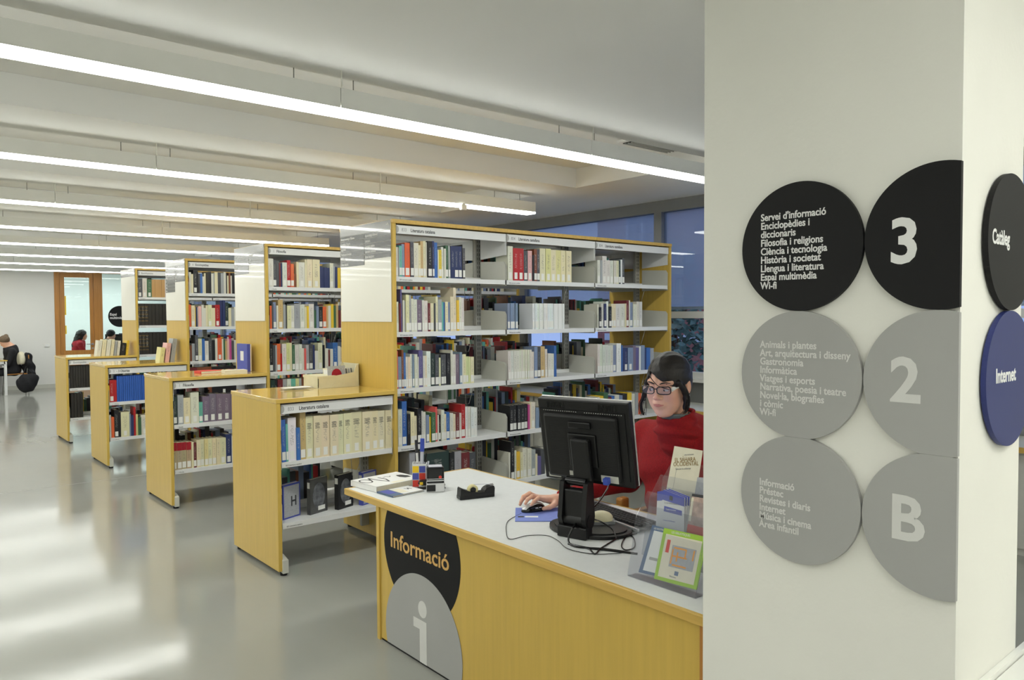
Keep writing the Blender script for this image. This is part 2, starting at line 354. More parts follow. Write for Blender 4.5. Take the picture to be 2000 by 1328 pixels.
# floor joint lines
flo = bpy.data.objects['floor']
for yy in (-2.2, 3.9, 10.0): box('floor_joint', XL, XR, yy, yy+.006, 0.0, .0008, 'signgrey', flo)
struct('wall_left', XL-.1, XL, YF, YB, 0, ZC, 'plaster2'); struct('wall_front', XL, XR+.1, YF-.1, YF, 0, ZC, 'plaster')
# back wall with the opening for the oak screen
OX0, OX1 = 1.38, 4.42
wb = struct('wall_back', XL, OX0, YB, YB+.15, 0, ZC, 'plaster2')
box('wall_panel', OX1, XR+.1, YB, YB+.15, 0, ZC, 'plaster2', wb); box('wall_panel', OX0, OX1, YB, YB+.15, ZS-.01, ZC, 'plaster2', wb)
struct('baseboard_back', XL, OX0, YB-.015, YB, 0, .09, 'steel')
sw = box('light_switch', 1.15, 1.26, YB-.015, YB, .955, 1.035, 'white', label='small white switch plate on the back wall left of the oak door', category='switch', bev=.004); box('rocker', 1.165, 1.245, YB-.02, YB-.014, .965, 1.025, 'steelw', sw, bev=.003)
# right wall
xw = XR
wr = struct('wall_right', xw, xw+.2, YF, YB, 0, .95, 'alu')
ztop = 2.72
struct('trim_1', xw-.02, xw+.1, YF, YB, ztop, ZS+.02, 'alu'); struct('trim_2', xw-.06, xw+.12, YF, YB, .95, .985, 'steelw')
MY = [.57+2.2*k for k in range(-4, 8)]
mul = struct('trim_3', xw-.015, xw+.1, MY[0], MY[0]+.1, .95, ztop, 'alu')
for y in MY[1:]: box('mullion', xw-.015, xw+.1, y, y+.1, .95, ztop, 'alu', mul)
for i, y in enumerate(MY):
    y0, y1 = y+.1, min(y+2.2, YB)
    w = MB()
    for (a, b, c, d) in ((y0, y1, .985, 1.05), (y0, y1, 1.60, 1.67), (y0, y0+.04, 1.05, 1.60), (y1-.04, y1, 1.05, 1.60)): w.box(xw+.005, xw+.06, a, b, c, d)
    f = w.build('window_%d' % (i+1), 'steelw' if i < 4 else 'alu', kind='structure')
    box('pane', xw+.03, xw+.036, y0+.04, y1-.04, 1.05, 1.60, 'glass', f); box('pane', xw+.03, xw+.036, y0, y1, 1.67, ztop, 'glass', f)
    if True:
        box('roller_blind', xw+.065, xw+.069, y0+.01, y1-.01, 1.72, ztop, 'blind', f); box('blind_bar', xw+.055, xw+.08, y0+.01, y1-.01, 1.69, 1.72, 'steelw', f)
# low cabinet under the windows
cb = thing('low_cabinet', 'long low white cabinet with beech edge running under the windows', 'cabinet', (0, 0, 0))
box('worktop', 3.93, xw-.01, -6.0, 3.0, .715, .74, 'bench', cb); box('edge_strip', 3.9, 3.93, -6.0, 3.0, .705, .741, 'beech_h', cb); box('body', 3.97, xw-.01, -6.0, 3.0, .0, .715, 'bench', cb)
for k in range(9): box('door', 3.952, 3.972, -5.98+k, -5.02+k, .05, .70, 'bench', cb, bev=.003)
# pillar in front
PX, PY0, PY1, PXE = -.02, -3.9, -3.2, .40
struct('wall_pillar', PX, PXE, PY0, PY1, 0, ZS+.001, 'plaster')
struct('wall_partition', PXE+1.3, PXE+1.5, -7.8, PY0+.05, 0, ZS, 'plaster')
# air vents
for k in range(3):
    y0 = -.80+SP*k
    v = thing('air_vent', ['black slatted air vent in the ceiling coffer nearest the pillar', 'black slatted air vent in the second ceiling coffer above the tall bookcase', 'black slatted air vent in the third ceiling coffer, the smallest seen'][k], 'vent', (2.95, y0, ZC), group='ceiling air vents')
    box('frame', -.32, .32, -.03, .33, -.02, -.001, 'ceil', v); box('backing', -.28, .28, 0, .30, -.026, -.02, 'blackm', v)
    for j in range(9): box('slat', -.28, .28, .01+j*.033, .018+j*.033, -.034, -.026, 'post', v)

# ---------------------------------------------------------------- luminaires
XE1, XE2 = 4.0, U(1057, 415, 'z', 2.65).x
xj = [U(654, 207, 'y', -1.09).x, U(1142, 300, 'y', -1.09).x]; seg = xj[1]-xj[0]
NM = ['first', 'second', 'third', 'fourth', 'fifth', 'sixth', 'seventh', 'eighth']
LL = ['long luminous ceiling strip nearest the camera, running over the desk to the pillar', 'long luminous ceiling strip, second from the front, ending above the tall bookcase'] + \
     ['suspended luminous ceiling strip, %s row counting from the front' % n for n in NM[2:8]]
def luminaire(y, xe, label, x0=XL+.4, shift=0, z=2.65):
    t = thing('strip_light', label, 'ceiling light', (0, y, z), group='parallel strip lights under the ceiling')
    xs = [xe]; x = xj[1]+shift
    while x > x0: 
        if x < xe-.3: xs.append(x)
        x -= seg
    xs.append(x0); xs = xs[::-1]
    for a, b in zip(xs[:-1], xs[1:]):
        m = MB(); m.box(a+.002, b-.002, -.064, .064, .012, .11); m.build('housing', 'white', t)
        box('diffuser', a+.004, b-.004, -.064, .064, -.004, .012, 'lum', t)
    for x in xs[1:-1]+[xe-.25]:
        m = MB(); zt = ZS-z-.001
        for dx in (-.2, .12): m.tube([(x+dx, .03, .11), (x+dx, .03, zt)], .003, 5)
        m.build('suspension_wire', 'wire', t)
    for x in xs[1:-1]: MB_ = MB(); MB_.tube([(x, -.075, .11), (x, -.075, zt)], .0045, 5); MB_.build('power_cord', 'wirewhite', t)
    return t
for k in range(8):
    luminaire(-1.09+SP*k, XE1 if k == 0 else XE2, LL[k], shift=-.25*k)
luminaire(-5.0, 4.0, 'suspended luminous ceiling strip just behind the camera, out of view')
luminaire(-6.6, 4.0, 'suspended luminous ceiling strip well behind the camera, out of view')
sp = thing('sensor', 'small white sensor hanging below the second strip light', 'sensor', tuple(U(905, 404, 'z', 2.63)))
box('body', -.03, .03, -.02, .02, -.03, .02, 'white', sp, bev=.006); box('clip', -.015, .015, -.012, .012, .02, .03, 'white', sp)

# ---------------------------------------------------------------- oak screen, door and the room behind
GY = YB+.05
fr = thing('door_screen', 'oak framed glass door and side glazing in the white back wall', 'door', (0, 0, 0)); fr['kind'] = 'structure'; fr.name = 'door_1'
for k_ in ('label', 'category'): del fr[k_]
for (a, b, c, d) in ((OX0, OX0+.10, 0, 2.83), (2.20, 2.39, 0, 2.83), (OX0+.1, 2.2, 2.70, 2.83), (2.39, OX1, 2.70, 2.83), (OX1-.1, OX1, 0, 2.7), (2.39, OX1-.1, 0, .10)): box('frame', a, b, YB-.02, YB+.12, c, d, 'oak', fr, bev=.004)
leaf = MB()
for (a, b, c, d) in ((OX0+.105, 1.59, .01, 2.695), (2.12, 2.195, .01, 2.695), (1.59, 2.12, .01, .86), (1.59, 2.12, 2.59, 2.695)): leaf.box(a, b, YB+.005, YB+.05, c, d)
lf = leaf.build('door_leaf', 'oak', fr); box('pane', 1.59, 2.12, YB+.025, YB+.031, .86, 2.59, 'doorglass', lf)
hd = MB(); hd.tube([(2.16, YB, 1.0), (2.16, YB-.05, 1.0), (2.02, YB-.055, 1.0)], .011, 8); hd.cyl((2.16, YB+.004, 1.0), (2.16, YB-.006, 1.0), .026); hd.cyl((2.16, YB+.004, .9), (2.16, YB-.006, .9), .02); hd.build('handle', 'silver', lf)
for k, (a, b) in enumerate(((1.7, 2.15), (1.25, 1.45))): box('notice', 1.594, 1.622, YB+.02, YB+.024, a, b, 'yellow', lf)
gl = box('side_pane', 2.39, OX1-.1, YB+.04, YB+.046, .10, 2.70, 'doorglass', fr)
dc = MB(); cx, cz, r = 2.518+.26, 1.66, .26
dc.prism([(cx+r*math.cos(a*math.pi/24), cz+r*math.sin(a*math.pi/24)) for a in range(48)], 'y', YB+.032, YB+.039); ds = dc.build('glazing_sticker', 'signblack', fr)
letters('lettering', 'Espai\nmultimèdia', .085, (2.555, YB+.031, 1.685), (1, 0, 0), (0, 0, 1), 'letter', ds, sx=.9, weight=.0022)
R2 = YB+3.6
w2 = struct('wall_room', 0, 6.0, R2, R2+.1, 0, 3.0, 'room2'); box('side_wall', 0, .1, YB+.15, R2, 0, 3.0, 'room2', w2); box('side_wall', 5.9, 6.0, YB+.15, R2, 0, 3.0, 'room2', w2); box('room_ceiling', 0, 6, YB+.15, R2, 2.95, 3.0, 'room2', w2); box('front_wall', 4.6, 5.9, YB+.15, YB+.25, 0, 2.95, 'room2', w2)
M['lum2'] = mat('room_lamp', (240, 255, 252), .5, emit=(240, 255, 252), es=ROOM2)
for k, x in enumerate((1.0, 3.4)):
    t = thing('panel_light', ['square ceiling lamp left in the room behind the oak door', 'square ceiling lamp right in the room behind the oak door'][k], 'ceiling light', (x, YB+1.9, 2.93), group='lamps of the back room')
    box('frame', -.62, .62, -.62, .62, -.02, .0, 'white', t); box('diffuser', -.6, .6, -.6, .6, -.03, -.02, 'lum2', t)

# ---------------------------------------------------------------- outside
struct('ground', xw+.3, 26, -30, 34, -3.1, -3.0, 'ground')
bx = 19.0
bd = thing('apartment_building', 'red brick apartment block with white window frames seen through the right window', 'building', (bx, 7.6, -3))
box('wall', 0, 4, 0, 7.6, 0, 12, 'brick', bd); 
for iy in range(2):
    for iz in range(4):
        y, z = 1.0+iy*3.6, 1.2+iz*2.9
        w = box('window_frame', -.12, .02, y, y+1.5, z, z+1.6, 'steelw', bd); box('pane', -.14, -.12, y+.12, y+.7, z+.12, z+1.48, 'slate', w); box('pane', -.14, -.12, y+.8, y+1.38, z+.12, z+1.48, 'slate', w)
    box('floor_band', -.06, .01, iy*3.6, iy*3.6+3.6, 3.7, 3.95, 'steelw', bd)
def tree(name, label, loc, hgt, rad, n, seed):
    rs = random.Random(seed); t = thing(name, label, 'tree', loc)
    m = MB(); m.tube([(0, 0, 0), (.08, .05, hgt*.5), (0, 0, hgt*.9)], [.14, .1, .04], 8)
    for k in range(7):
        a = k*.9; m.tube([(0, 0, hgt*(.45+.06*k)), (rad*.6*math.cos(a), rad*.6*math.sin(a), hgt*(.6+.05*k))], [.05, .02], 5)
    m.build('trunk', 'hairbrown', t)
    lv = MB()
    for k in range(n):
        while True:
            p = Vector((rs.uniform(-1, 1), rs.uniform(-1, 1), rs.uniform(-1, 1)))
            if p.length < 1: break
        c = Vector((p.x*rad, p.y*rad, hgt*.78+p.z*hgt*.32)); a = Vector((rs.gauss(0, 1), rs.gauss(0, 1), rs.gauss(0, .5))).normalized()*.10; b = a.cross(Vector((rs.gauss(0, 1), rs.gauss(0, 1), rs.gauss(0, 1)))).normalized()*.06
        lv.add([c-a, c+b, c+a, c-b], [(0, 1, 2, 3)])
    lv.build('foliage', 'leaf', t, kind='stuff')
tree('tree', 'bushy dark green tree outside the right window before the brick block', (10.5, 5.05, -3), 5.6, .62, 900, 1)
tree('shrub', 'low shrub outside the right window below the tree', (8.9, 3.2, -3), 3.1, .9, 1500, 2)

# ================================================================ BOOKCASES
LL_, MW, DD, HL, HT = .854, 1.004, .771, 1.1216, 2.312
LV = [1.915, 1.525, 1.125, .715, .325]      # shelf tops of the tall part
LW = [.715, .325]                            # shelf tops of the low part
PT = .026
UN = ['nearest bookcase', 'second bookcase', 'third bookcase', 'farthest bookcase']
HDR = [('833', 'Literatura catalana', ['833 Literatura catalana', '834 Literatura castellana', '834 Literatura castellana']), ('1', 'Filosofia', ['1 Filosofia']*3), ('2 - 3', 'Obertes', ['0 Enciclopèdies']*3), ('', 'Enciclopèdies', ['Enciclopèdies']*3)]
def shelf(x0, x1, yf, yb, z, parent, txt=None, bracket=True, back=False):
    s = 1 if yf < yb else -1
    m = MB(); ya, yb_ = sorted((yf, yb)); m.box(x0, x1, ya, yb_, z-.010, z)
    yl = sorted((yf, yf+s*.004)); m.box(x0, x1, yl[0], yl[1], z-.034, z-.010)
    yl = sorted((yb, yb-s*.004)); m.box(x0, x1, yl[0], yl[1], z, z+.03)
    o = m.build('shelf', 'steelw', parent)
    if bracket:
        for xx in (x0, x1-.003):
            b = MB(); b.prism([(yf, z-.045), (yb, z-.045), (yb, z+.16), (yf+s*.02, z+.145), (yf, z+.12)] if s > 0 else [(yf, z-.045), (yf, z+.12), (yf+s*.02, z+.145), (yb, z+.16), (yb, z-.045)], 'x', xx, xx+.003); b.build('end_bracket', 'steel', o)
    if not back: letters('strip_text', txt or '833 Literatura catalana', .014, (x0+.03, yf-.0006, z-.026), (1, 0, 0), (0, 0, 1), 'ink', o, depth=.0002)
    # wire book stop hanging under the shelf
    if not back and z > .5:
        w = MB(); xx = x0+(x1-x0)*.62; w.tube([(xx, yf+.03, z-.035), (xx+.02, yf+.05, z-.16), (xx+.05, yf+.05, z-.16), (xx+.08, yf+.03, z-.035)], .0022, 5); w.build('wire_stop', 'wire', o)
    return o
def bookcase(i):
    y0 = [0, 2.2215, 4.524, 6.683][i]
    t = thing('bookcase', ['nearest beech and steel bookcase with a low counter end, beside the desk', 'second beech and steel bookcase behind the nearest one', 'third beech and steel bookcase with blue sets in its low end', 'farthest beech and steel bookcase before the oak door'][i], 'bookcase', (0, y0, 0), group='row of four double sided bookcases')
    xm = [LL_+.03+MW*k for k in range(4)]; xe = xm[3]+.005
    def P(name, *a, **k): return box(name, *a, t, **k)
    P('low_end_panel', 0, PT, 0, DD, .03, HL-.028, 'beech', bev=.002)
    P('low_top', -.004, LL_, -.004, DD+.004, HL-.028, HL, 'beech_top', bev=.003)
    P('tall_end_panel', LL_, LL_+PT, 0, DD, .03, HT-.028, 'beech', bev=.002)
    for k in range(3): P('top_board', (LL_-.003 if k == 0 else xm[k]+.0005), xm[k+1] if k < 2 else xe+PT+.003, -.004, DD+.004, HT-.028, HT, 'beech_h', bev=.002)
    P('far_end_panel', xe, xe+PT, 0, DD, .03, HT-.028, 'beech', bev=.002)
    for xx in (.04, LL_+.05, xm[1], xm[2], xe-.05):   # floor feet across the case
        f = MB(); f.prism([(-.015, .018), (DD+.015, .018), (DD+.015, .075), (DD-.06, .12), (.06, .12), (-.015, .10)], 'x', xx-.018, xx+.018); fo = f.build('foot', 'steel', t)
        g = MB(); g.cyl((xx, .02, 0), (xx, .02, .02), .022, n=10); g.cyl((xx, DD-.02, 0), (xx, DD-.02, .02), .022, n=10); g.build('glide', 'rubber', fo)
    for xx, zt in ((.05, 1.06), (LL_-.03, 1.06), (LL_+.05, HT-.04), (xm[1], HT-.04), (xm[2], HT-.04), (xe-.03, HT-.04)):
        po = P('post', xx-.03, xx+.03, DD/2-.015, DD/2+.015, .1, zt, 'post')
        sl = MB()
        z = .2
        while z < zt-.04:
            for dx in (-.012, .008): sl.box(xx+dx, xx+dx+.004, DD/2-.0165, DD/2-.0148, z, z+.022)
            z += .035
        sl.build('slots', 'slot', po, kind='stuff')
    rows = [(PT+.008, LL_-.006, LW, HL-.03, HDR[i][0]+' '+HDR[i][1])]+[(xm[k]+.004, xm[k+1]-.004 if k < 2 else xe-.004, LV, HT-.03, HDR[i][2][k]) for k in range(3)]
    for (a, b, lev, zt, tx) in rows:
        for back in (False, True):
            yf, yb = (.02, .335) if not back else (DD-.02, DD-.335)
            for z in lev: shelf(a, b, yf, yb, z, t, tx, back=back)
            s = 1 if not back else -1
            f = MB(); ya = sorted((yf-s*.008, yf)); f.box(a, b, ya[0], ya[1], zt-.068, zt-.008); ya = sorted((yf, yb)); f.box(a, b, ya[0], ya[1], zt-.028, zt-.02)
            for xx in (a, b-.003): f.prism(([(yf, zt-.02), (yf, zt-.17), (yb, zt-.19), (yb, zt-.02)] if back else [(yf, zt-.19+.02), (yb, zt-.19), (yb, zt-.02), (yf, zt-.02)]), 'x', xx, xx+.003)
            fo = f.build('fascia', 'steelw', t)
            if not back:
                e = MB(); e.prism([(a+.022*math.sin(q*math.pi/10), zt-.038+.028*math.cos(q*math.pi/10)) for q in range(11)], 'y', yf-.0095, yf-.008); e.build('emblem', 'signgrey', fo)
                n_, _, r_ = tx.partition(' ')
                if n_.isdigit():
                    letters('lettering', n_, .034, (a+.045, yf-.0082, zt-.050), (1, 0, 0), (0, 0, 1), 'inkgrey', fo, depth=.0003); letters('lettering', r_, .034, (a+.045+.021*len(n_)+.012, yf-.0082, zt-.050), (1, 0, 0), (0, 0, 1), 'ink', fo, depth=.0003, weight=.0006)
                else: letters('lettering', tx, .034, (a+.045, yf-.0082, zt-.050), (1, 0, 0), (0, 0, 1), 'ink', fo, depth=.0003)
    # sign board on the tall end: white board, grey head, dark strips
    xs = LL_-.006
    sb = P('sign_board', xs, LL_-.001, .02, .755, 1.598, HT-.004, 'signwhite', bev=.001)
    box('header_strip', xs-.003, xs, .02, .755, 2.245, HT-.004, 'stripgrey', sb)
    sx = xs-.003
    ar = MB(); ar.box(sx-.001, sx, .04, .075, 2.277, 2.281); ar.prism([(.040, 2.279), (.052, 2.290), (.055, 2.287), (.046, 2.279), (.055, 2.271), (.052, 2.268)], 'x', sx-.001, sx); ar.build('arrow', 'letter', sb)
    TX = [(["Autoaprenentatge d'idiomes", 'Gramàtica i llengua', 'Lingüística', 'Teoria de la literatura', 'Oratòria', 'Crítica literària'], ["Aprenentatge d'idiomes", 'Literatura', 'Literatura catalana', 'Literatura castellana', 'Altres literatures']),
          (['Filosofia', 'Ètica', 'Psicologia', 'Religions', 'Mitologia'], ['Parapsicologia', 'Lògica', 'Estètica']),
          (['Obres generals', 'Societat', 'Política', 'Economia', 'Dret', 'Educació', 'Folklore', 'Història'], ['Enciclopèdies', 'Diccionaris', 'Informació', 'Biografies', 'Anuaris']),
          (['Enciclopèdies'], ['Enciclopèdies'])][i]
    for c, (ya, col) in enumerate(((.755, TX[0]), (.385, TX[1]))):
        for r, s_ in enumerate(col):
            zt = 2.242-r*.0385
            st = box('text_strip', xs-.002, xs, ya-.368, ya-.002, zt-.0365, zt, 'stripgloss', sb)
            if i < 3: letters('lettering', s_, .026, (xs-.0024, ya-.012, zt-.028), (0, -1, 0), (0, 0, 1), 'letter', st, depth=.0003, sx=.72, weight=.0004)
    return t, y0, xm, xe
BC = [bookcase(i) for i in range(4)]

# ================================================================ BOOKS
CC = dict(w=(214, 213, 200), W=(226, 228, 226), c=(222, 214, 178), Y=(216, 212, 150), g=(160, 164, 166), k=(34, 34, 38), d=(78, 80, 84), n=(46, 56, 98), b=(58, 104, 172), B=(124, 74, 48), r=(176, 36, 40),
          m=(112, 44, 48), o=(224, 104, 58), y=(226, 192, 58), t=(104, 178, 160), e=(66, 104, 74), p=(98, 92, 142), P=(226, 178, 172), s=(128, 144, 170), T=(196, 168, 118), a=(120, 106, 122), G=(208, 214, 160),
          R=(220, 96, 92), M=(190, 80, 140), J=(52, 96, 180), O=(190, 150, 96), K=(46, 44, 40), F=(178, 160, 130), H=(44, 62, 58))
CN = dict(w='off-white', W='white', c='cream', Y='pale yellow', g='grey', k='black', d='dark grey', n='navy', b='blue', B='brown', r='red', m='maroon', o='orange', y='yellow', t='teal', e='green', p='violet', P='pink', s='slate blue',
          T='tan', a='mauve', G='lime white', R='coral', M='magenta', J='bright blue', O='ochre', K='gilt black', F='beige', H='bottle green')
BK = []     # (x0,x1,y,z,h,d,col,tilt, unit, shelfname, bay, n)
ORD = ['first', 'second', 'third', 'fourth', 'fifth', 'sixth', 'seventh', 'eighth', 'ninth', 'tenth', 'eleventh', 'twelfth', 'thirteenth', 'fourteenth', 'fifteenth', 'sixteenth', 'seventeenth', 'eighteenth', 'nineteenth', 'twentieth']
def ordn(n): return ORD[n] if n < 20 else '%d%s' % (n+1, 'st' if (n+1) % 10 == 1 else ('nd' if (n+1) % 10 == 2 else ('rd' if (n+1) % 10 == 3 else 'th')))
def row(unit, bay, z, crop, start, spec, tilt=0, dep=.15, xmin=None, xmax=None):
    """spec: 'xright,top,colour[*n]' in pixels of a magnified crop of the photograph (x origin, y origin, scale)"""
    ox, oy, sc = crop; y0 = BC[unit][1]+.03
    x = U(ox+start/sc, oy+600/sc, 'y', y0).x; cnt = 0
    out = []
    for it in spec.split():
        q, _, n = it.partition('*'); xr, tp, c = q.split(','); n = int(n or 1)
        xr = U(ox+float(xr)/sc, oy+600/sc, 'y', y0).x; top = U(ox+float(q.split(',')[0])/sc, oy+float(tp)/sc, 'y', y0).z
        h = max(.10, min(top-z, .335)); wd = (xr-x)/n
        for j in range(n): out.append([x+wd*j, x+wd*(j+1), h, c])
        x = xr
    if xmin is not None:
        out = [o for o in out if o[0] > xmin-.01]
    for o in out:
        rs = random.Random(cnt*13+int(z*1000)+unit); gp_ = .0016 if o[3] in 'JK' else .0006; BK.append((o[0]+gp_, max(o[1]-gp_, o[0]+.004), y0+rs.uniform(0, .012), z, o[2], dep+rs.uniform(-.01, .02), o[3], tilt, unit, bay, cnt)); cnt += 1
A4 = (760, 420, 5.107); A5 = (1040, 420, 5.107); A6 = (760, 640, 5.107); A7 = (960, 640, 4.427); A8 = (440, 740, 3.32); Z4 = (100, 660, 3.795); U2 = (510, 470, 4.427); U3 = (350, 500, 6.035); Z2 = (200, 460, 4.428)
BAY = ['low end', 'left bay', 'middle bay', 'right bay']
row(0, 1, LV[0], A4, 70, '97,320,w 107,322,g 135,308,t 163,290,s 215,278,o 250,270,d 300,280,w 322,300,c 350,262,T 378,260,c 388,270,w 435,262,k 455,262,n 487,275,b 497,345,w 527,348,y 552,320,w 570,335,w 598,305,e 618,312,g 660,312,n 702,312,n 735,314,n 744,295,k 768,330,d')
row(0, 1, LV[1], A4, 75, '100,865,w 118,880,m 135,740,p 150,850,w 165,860,g 198,795,c 225,800,g 250,835,w 283,842,w 332,845,a 352,850,w 388,855,w 412,880,m 448,880,c 464,880,d 487,812,c 525,842,g 541,865,t 560,870,b 588,866,c 613,870,s 645,815,c 674,725,c 700,850,y 724,818,w 752,825,w')
row(0, 1, LV[2], A6, 72, '95,235,R 130,290,s 150,222,B 172,250,b 195,290,w 220,290,c 240,265,w 260,270,s 290,265,w 300,290,w 342,226,p 362,280,w 382,280,c 425,236,W 462,255,H 500,270,d 522,300,c 555,270,d 580,265,d 620,255,k 642,224,w 670,265,w 708,265,a 732,245,s 745,270,w 775,265,c 798,290,G 817,290,G 852,290,c')
row(0, 1, LV[3], A6, 90, '132,815,w 182,735,b 212,862,k 250,842,c 282,882,c 322,805,k 345,832,w 372,842,w 402,872,s 420,890,y 462,845,e 485,792,R 497,870,w 520,870,k 550,822,w 575,862,c 608,842,b 640,852,w 665,862,c 702,845,m 725,852,w 766,765,r 790,790,W 815,790,w 845,795,W 878,795,W')
row(0, 2, LV[0], A4, 1188, '1240,312,w 1293,332,r 1348,335,r 1390,358,d 1432,358,P 1450,400,k 1480,342,B 1510,342,d 1530,332,k')
row(0, 2, LV[0], A5, 78, '135,335,c 186,338,Y 240,348,c 290,352,Y 336,354,c 390,360,c')
row(0, 2, LV[1], A4, 1188, '1284,880,s*4'); row(0, 2, LV[1], A5, 6, '320,884,W*15')
row(0, 2, LV[2], A7, 147, '245,198,w*4 350,190,w*6 372,208,w 400,165,s 428,165,d 470,162,T 490,185,w 518,222,w 545,224,w 566,155,b')
row(0, 2, LV[3], A7, 162, '318,660,k*5 334,665,M 350,652,c 385,645,w 415,690,s 470,690,k 500,640,w 560,660,b 600,650,r 660,680,w 720,660,n')
row(0, 3, LV[0], A5, 652, '680,450,w 700,450,g 745,410,w 780,452,w 812,455,w 838,456,w 866,456,c 886,450,H 904,445,W 926,430,d')
row(0, 3, LV[1], A5, 656, '668,890,w 692,920,k 716,882,w 740,885,n 764,862,W 790,912,k 812,885,c 836,885,c 882,885,w 932,885,w 942,882,c 966,852,m 976,850,w 1006,872,s 1040,890,w 1066,865,w 1096,865,w')
row(0, 3, LV[2], A7, 918, '960,142,w*2 1010,148,w*2 1055,152,w*2 1085,152,s 1125,136,W 1135,150,b 1152,175,n 1180,175,n 1225,172,s 1250,155,a 1282,172,p 1296,160,W 1326,152,s 1342,188,n 1375,172,b 1410,175,g')
row(0, 3, LV[3], A7, 920, '940,600,w 975,590,y 1010,560,e 1040,600,m 1070,590,b 1105,580,w 1140,585,s 1180,570,k 1215,560,y 1245,570,w 1270,560,g 1300,565,o 1330,570,w')
row(0, 1, LV[4], A6, 200, '260,1240,g 300,1250,k 345,1240,d 600,1230,H 650,1240,k 720,1230,g 800,1240,m 860,1240,d')
row(0, 2, LV[4], A7, 150, '165,1080,w 197,985,k 220,1062,w 250,1072,y 270,1078,c 308,1040,w 346,1042,w 380,1052,g 400,1092,c 430,1112,p 468,1052,d 500,1040,w 560,1060,k 620,1050,b 680,1040,w')
row(0, 3, LV[4], A7, 930, '980,1050,b 1020,1070,w 1060,1060,m 1100,1050,k 1140,1070,w')
row(0, 0, LW[0], A8, 340, '358,256,c 370,312,w 398,264,b 413,292,t 467,250,W 492,316,b 530,198,T 578,240,c 630,236,c 683,233,c 738,229,c 772,227,c 825,220,c 893,211,c 957,208,c 998,206,c 1042,204,c 1090,201,c')
row(1, 1, LV[0], U2, 65, '112,156,w 140,170,d 163,182,d 178,192,m 190,195,n 230,190,w 262,170,r 290,202,o 312,286,B 332,182,c 385,188,w 402,162,c 450,162,c 513,165,c 530,222,n 549,230,n 575,232,n 600,236,n 630,196,w 645,222,g 665,228,n 690,235,y 720,240,n 760,230,w 800,220,g')
row(1, 1, LV[1], U2, 60, '75,532,e 92,562,o 108,545,d 135,532,s 150,560,w 192,512,T 212,552,g 225,562,d 260,562,c 290,560,w 340,546,g 380,552,w 396,572,c 414,566,y 458,548,w 479,602,e 500,566,s 535,572,k 566,572,o 582,562,T 606,562,w 628,548,y 650,562,e 671,548,T 690,602,m 712,602,w 760,560,s 800,570,w')
row(1, 1, LV[2], U2, 68, '98,892,k 120,912,d 135,905,g 165,892,o 178,976,r 215,892,w 245,884,Y 266,884,c 290,902,e 325,902,w 352,896,w 370,932,w 385,932,R 410,902,g 446,896,d 462,902,n 492,952,w 530,884,c 549,902,k 576,932,w 595,946,m 620,936,w 661,882,b 682,912,w 716,922,c')
row(1, 1, LV[3], U2, 72, '110,1150,H 135,1150,k 180,1150,m 215,1150,g 250,1150,w 290,1150,t 320,1150,Y 345,1150,g 370,1150,B 395,1150,y 420,1150,d')
row(1, 0, LW[0], Z4, 886, '900,442,k 940,436,H 984,422,g 1036,442,c 1097,402,w 1125,475,t 1175,432,a 1226,412,a 1279,412,a 1330,412,a 1385,412,a 1440,412,a')
row(1, 0, LW[1], Z4, 887, '928,776,F 966,774,F 1000,772,F 1036,770,F 1052,772,c 1074,776,m 1103,756,c 1133,752,c 1160,748,Y 1192,746,c 1222,744,c 1250,742,c 1294,740,c 1336,712,n 1390,720,w 1450,730,c')
row(2, 1, LV[0], U3, 107, '124,262,B 150,190,w 175,212,c 222,165,k 236,200,k 256,214,d 283,206,b 302,242,w 323,202,c 356,188,K 386,186,k 412,206,w 425,202,g 463,192,c 496,192,d 531,202,g 558,190,w 572,205,k 590,232,c 612,202,B 630,232,w 660,200,k 700,210,w')
row(2, 1, LV[1], U3, 104, '142,572,o 185,582,c 196,602,y 214,602,n 226,605,w 263,592,P 290,576,w 316,612,w 341,582,c 386,576,c 426,612,c 482,576,r 512,522,n 543,522,n 582,546,H 616,612,c 651,622,g 700,600,w')
row(2, 1, LV[2], U3, 107, '142,1052,B 180,1032,g 216,932,d 262,976,c 296,976,b 341,1002,w 381,972,d 416,992,k 445,972,w 496,966,o 516,976,w 536,982,e 560,1002,T 585,976,P 611,976,M 641,1002,d 690,990,w')
row(2, 1, LV[3], U3, 110, '200,1290,m 370,1290,B 660,1290,k')
row(2, 0, LW[0], Z4, 404, '438,352,y 470,312,r 492,312,r 800,268,J*20')
row(2, 0, LW[1], Z4, 416, '446,572,w 468,588,o 500,532,k 516,552,k 580,546,c 592,562,s 612,572,n 628,512,r 645,566,Y 668,588,e 720,570,w 780,560,c')
row(3, 1, LV[0], Z2, 305, '350,372,d 390,372,w 430,378,e 545,382,O*4 640,380,w')
row(3, 1, LV[1], Z2, 302, '640,590,K*11'); row(3, 1, LV[2], Z2, 305, '640,832,K*11')
row(3, 0, LW[0], Z4, 132, '430,196,K*16'); row(3, 0, LW[1], Z4, 150, '240,410,K*4', tilt=-.16)

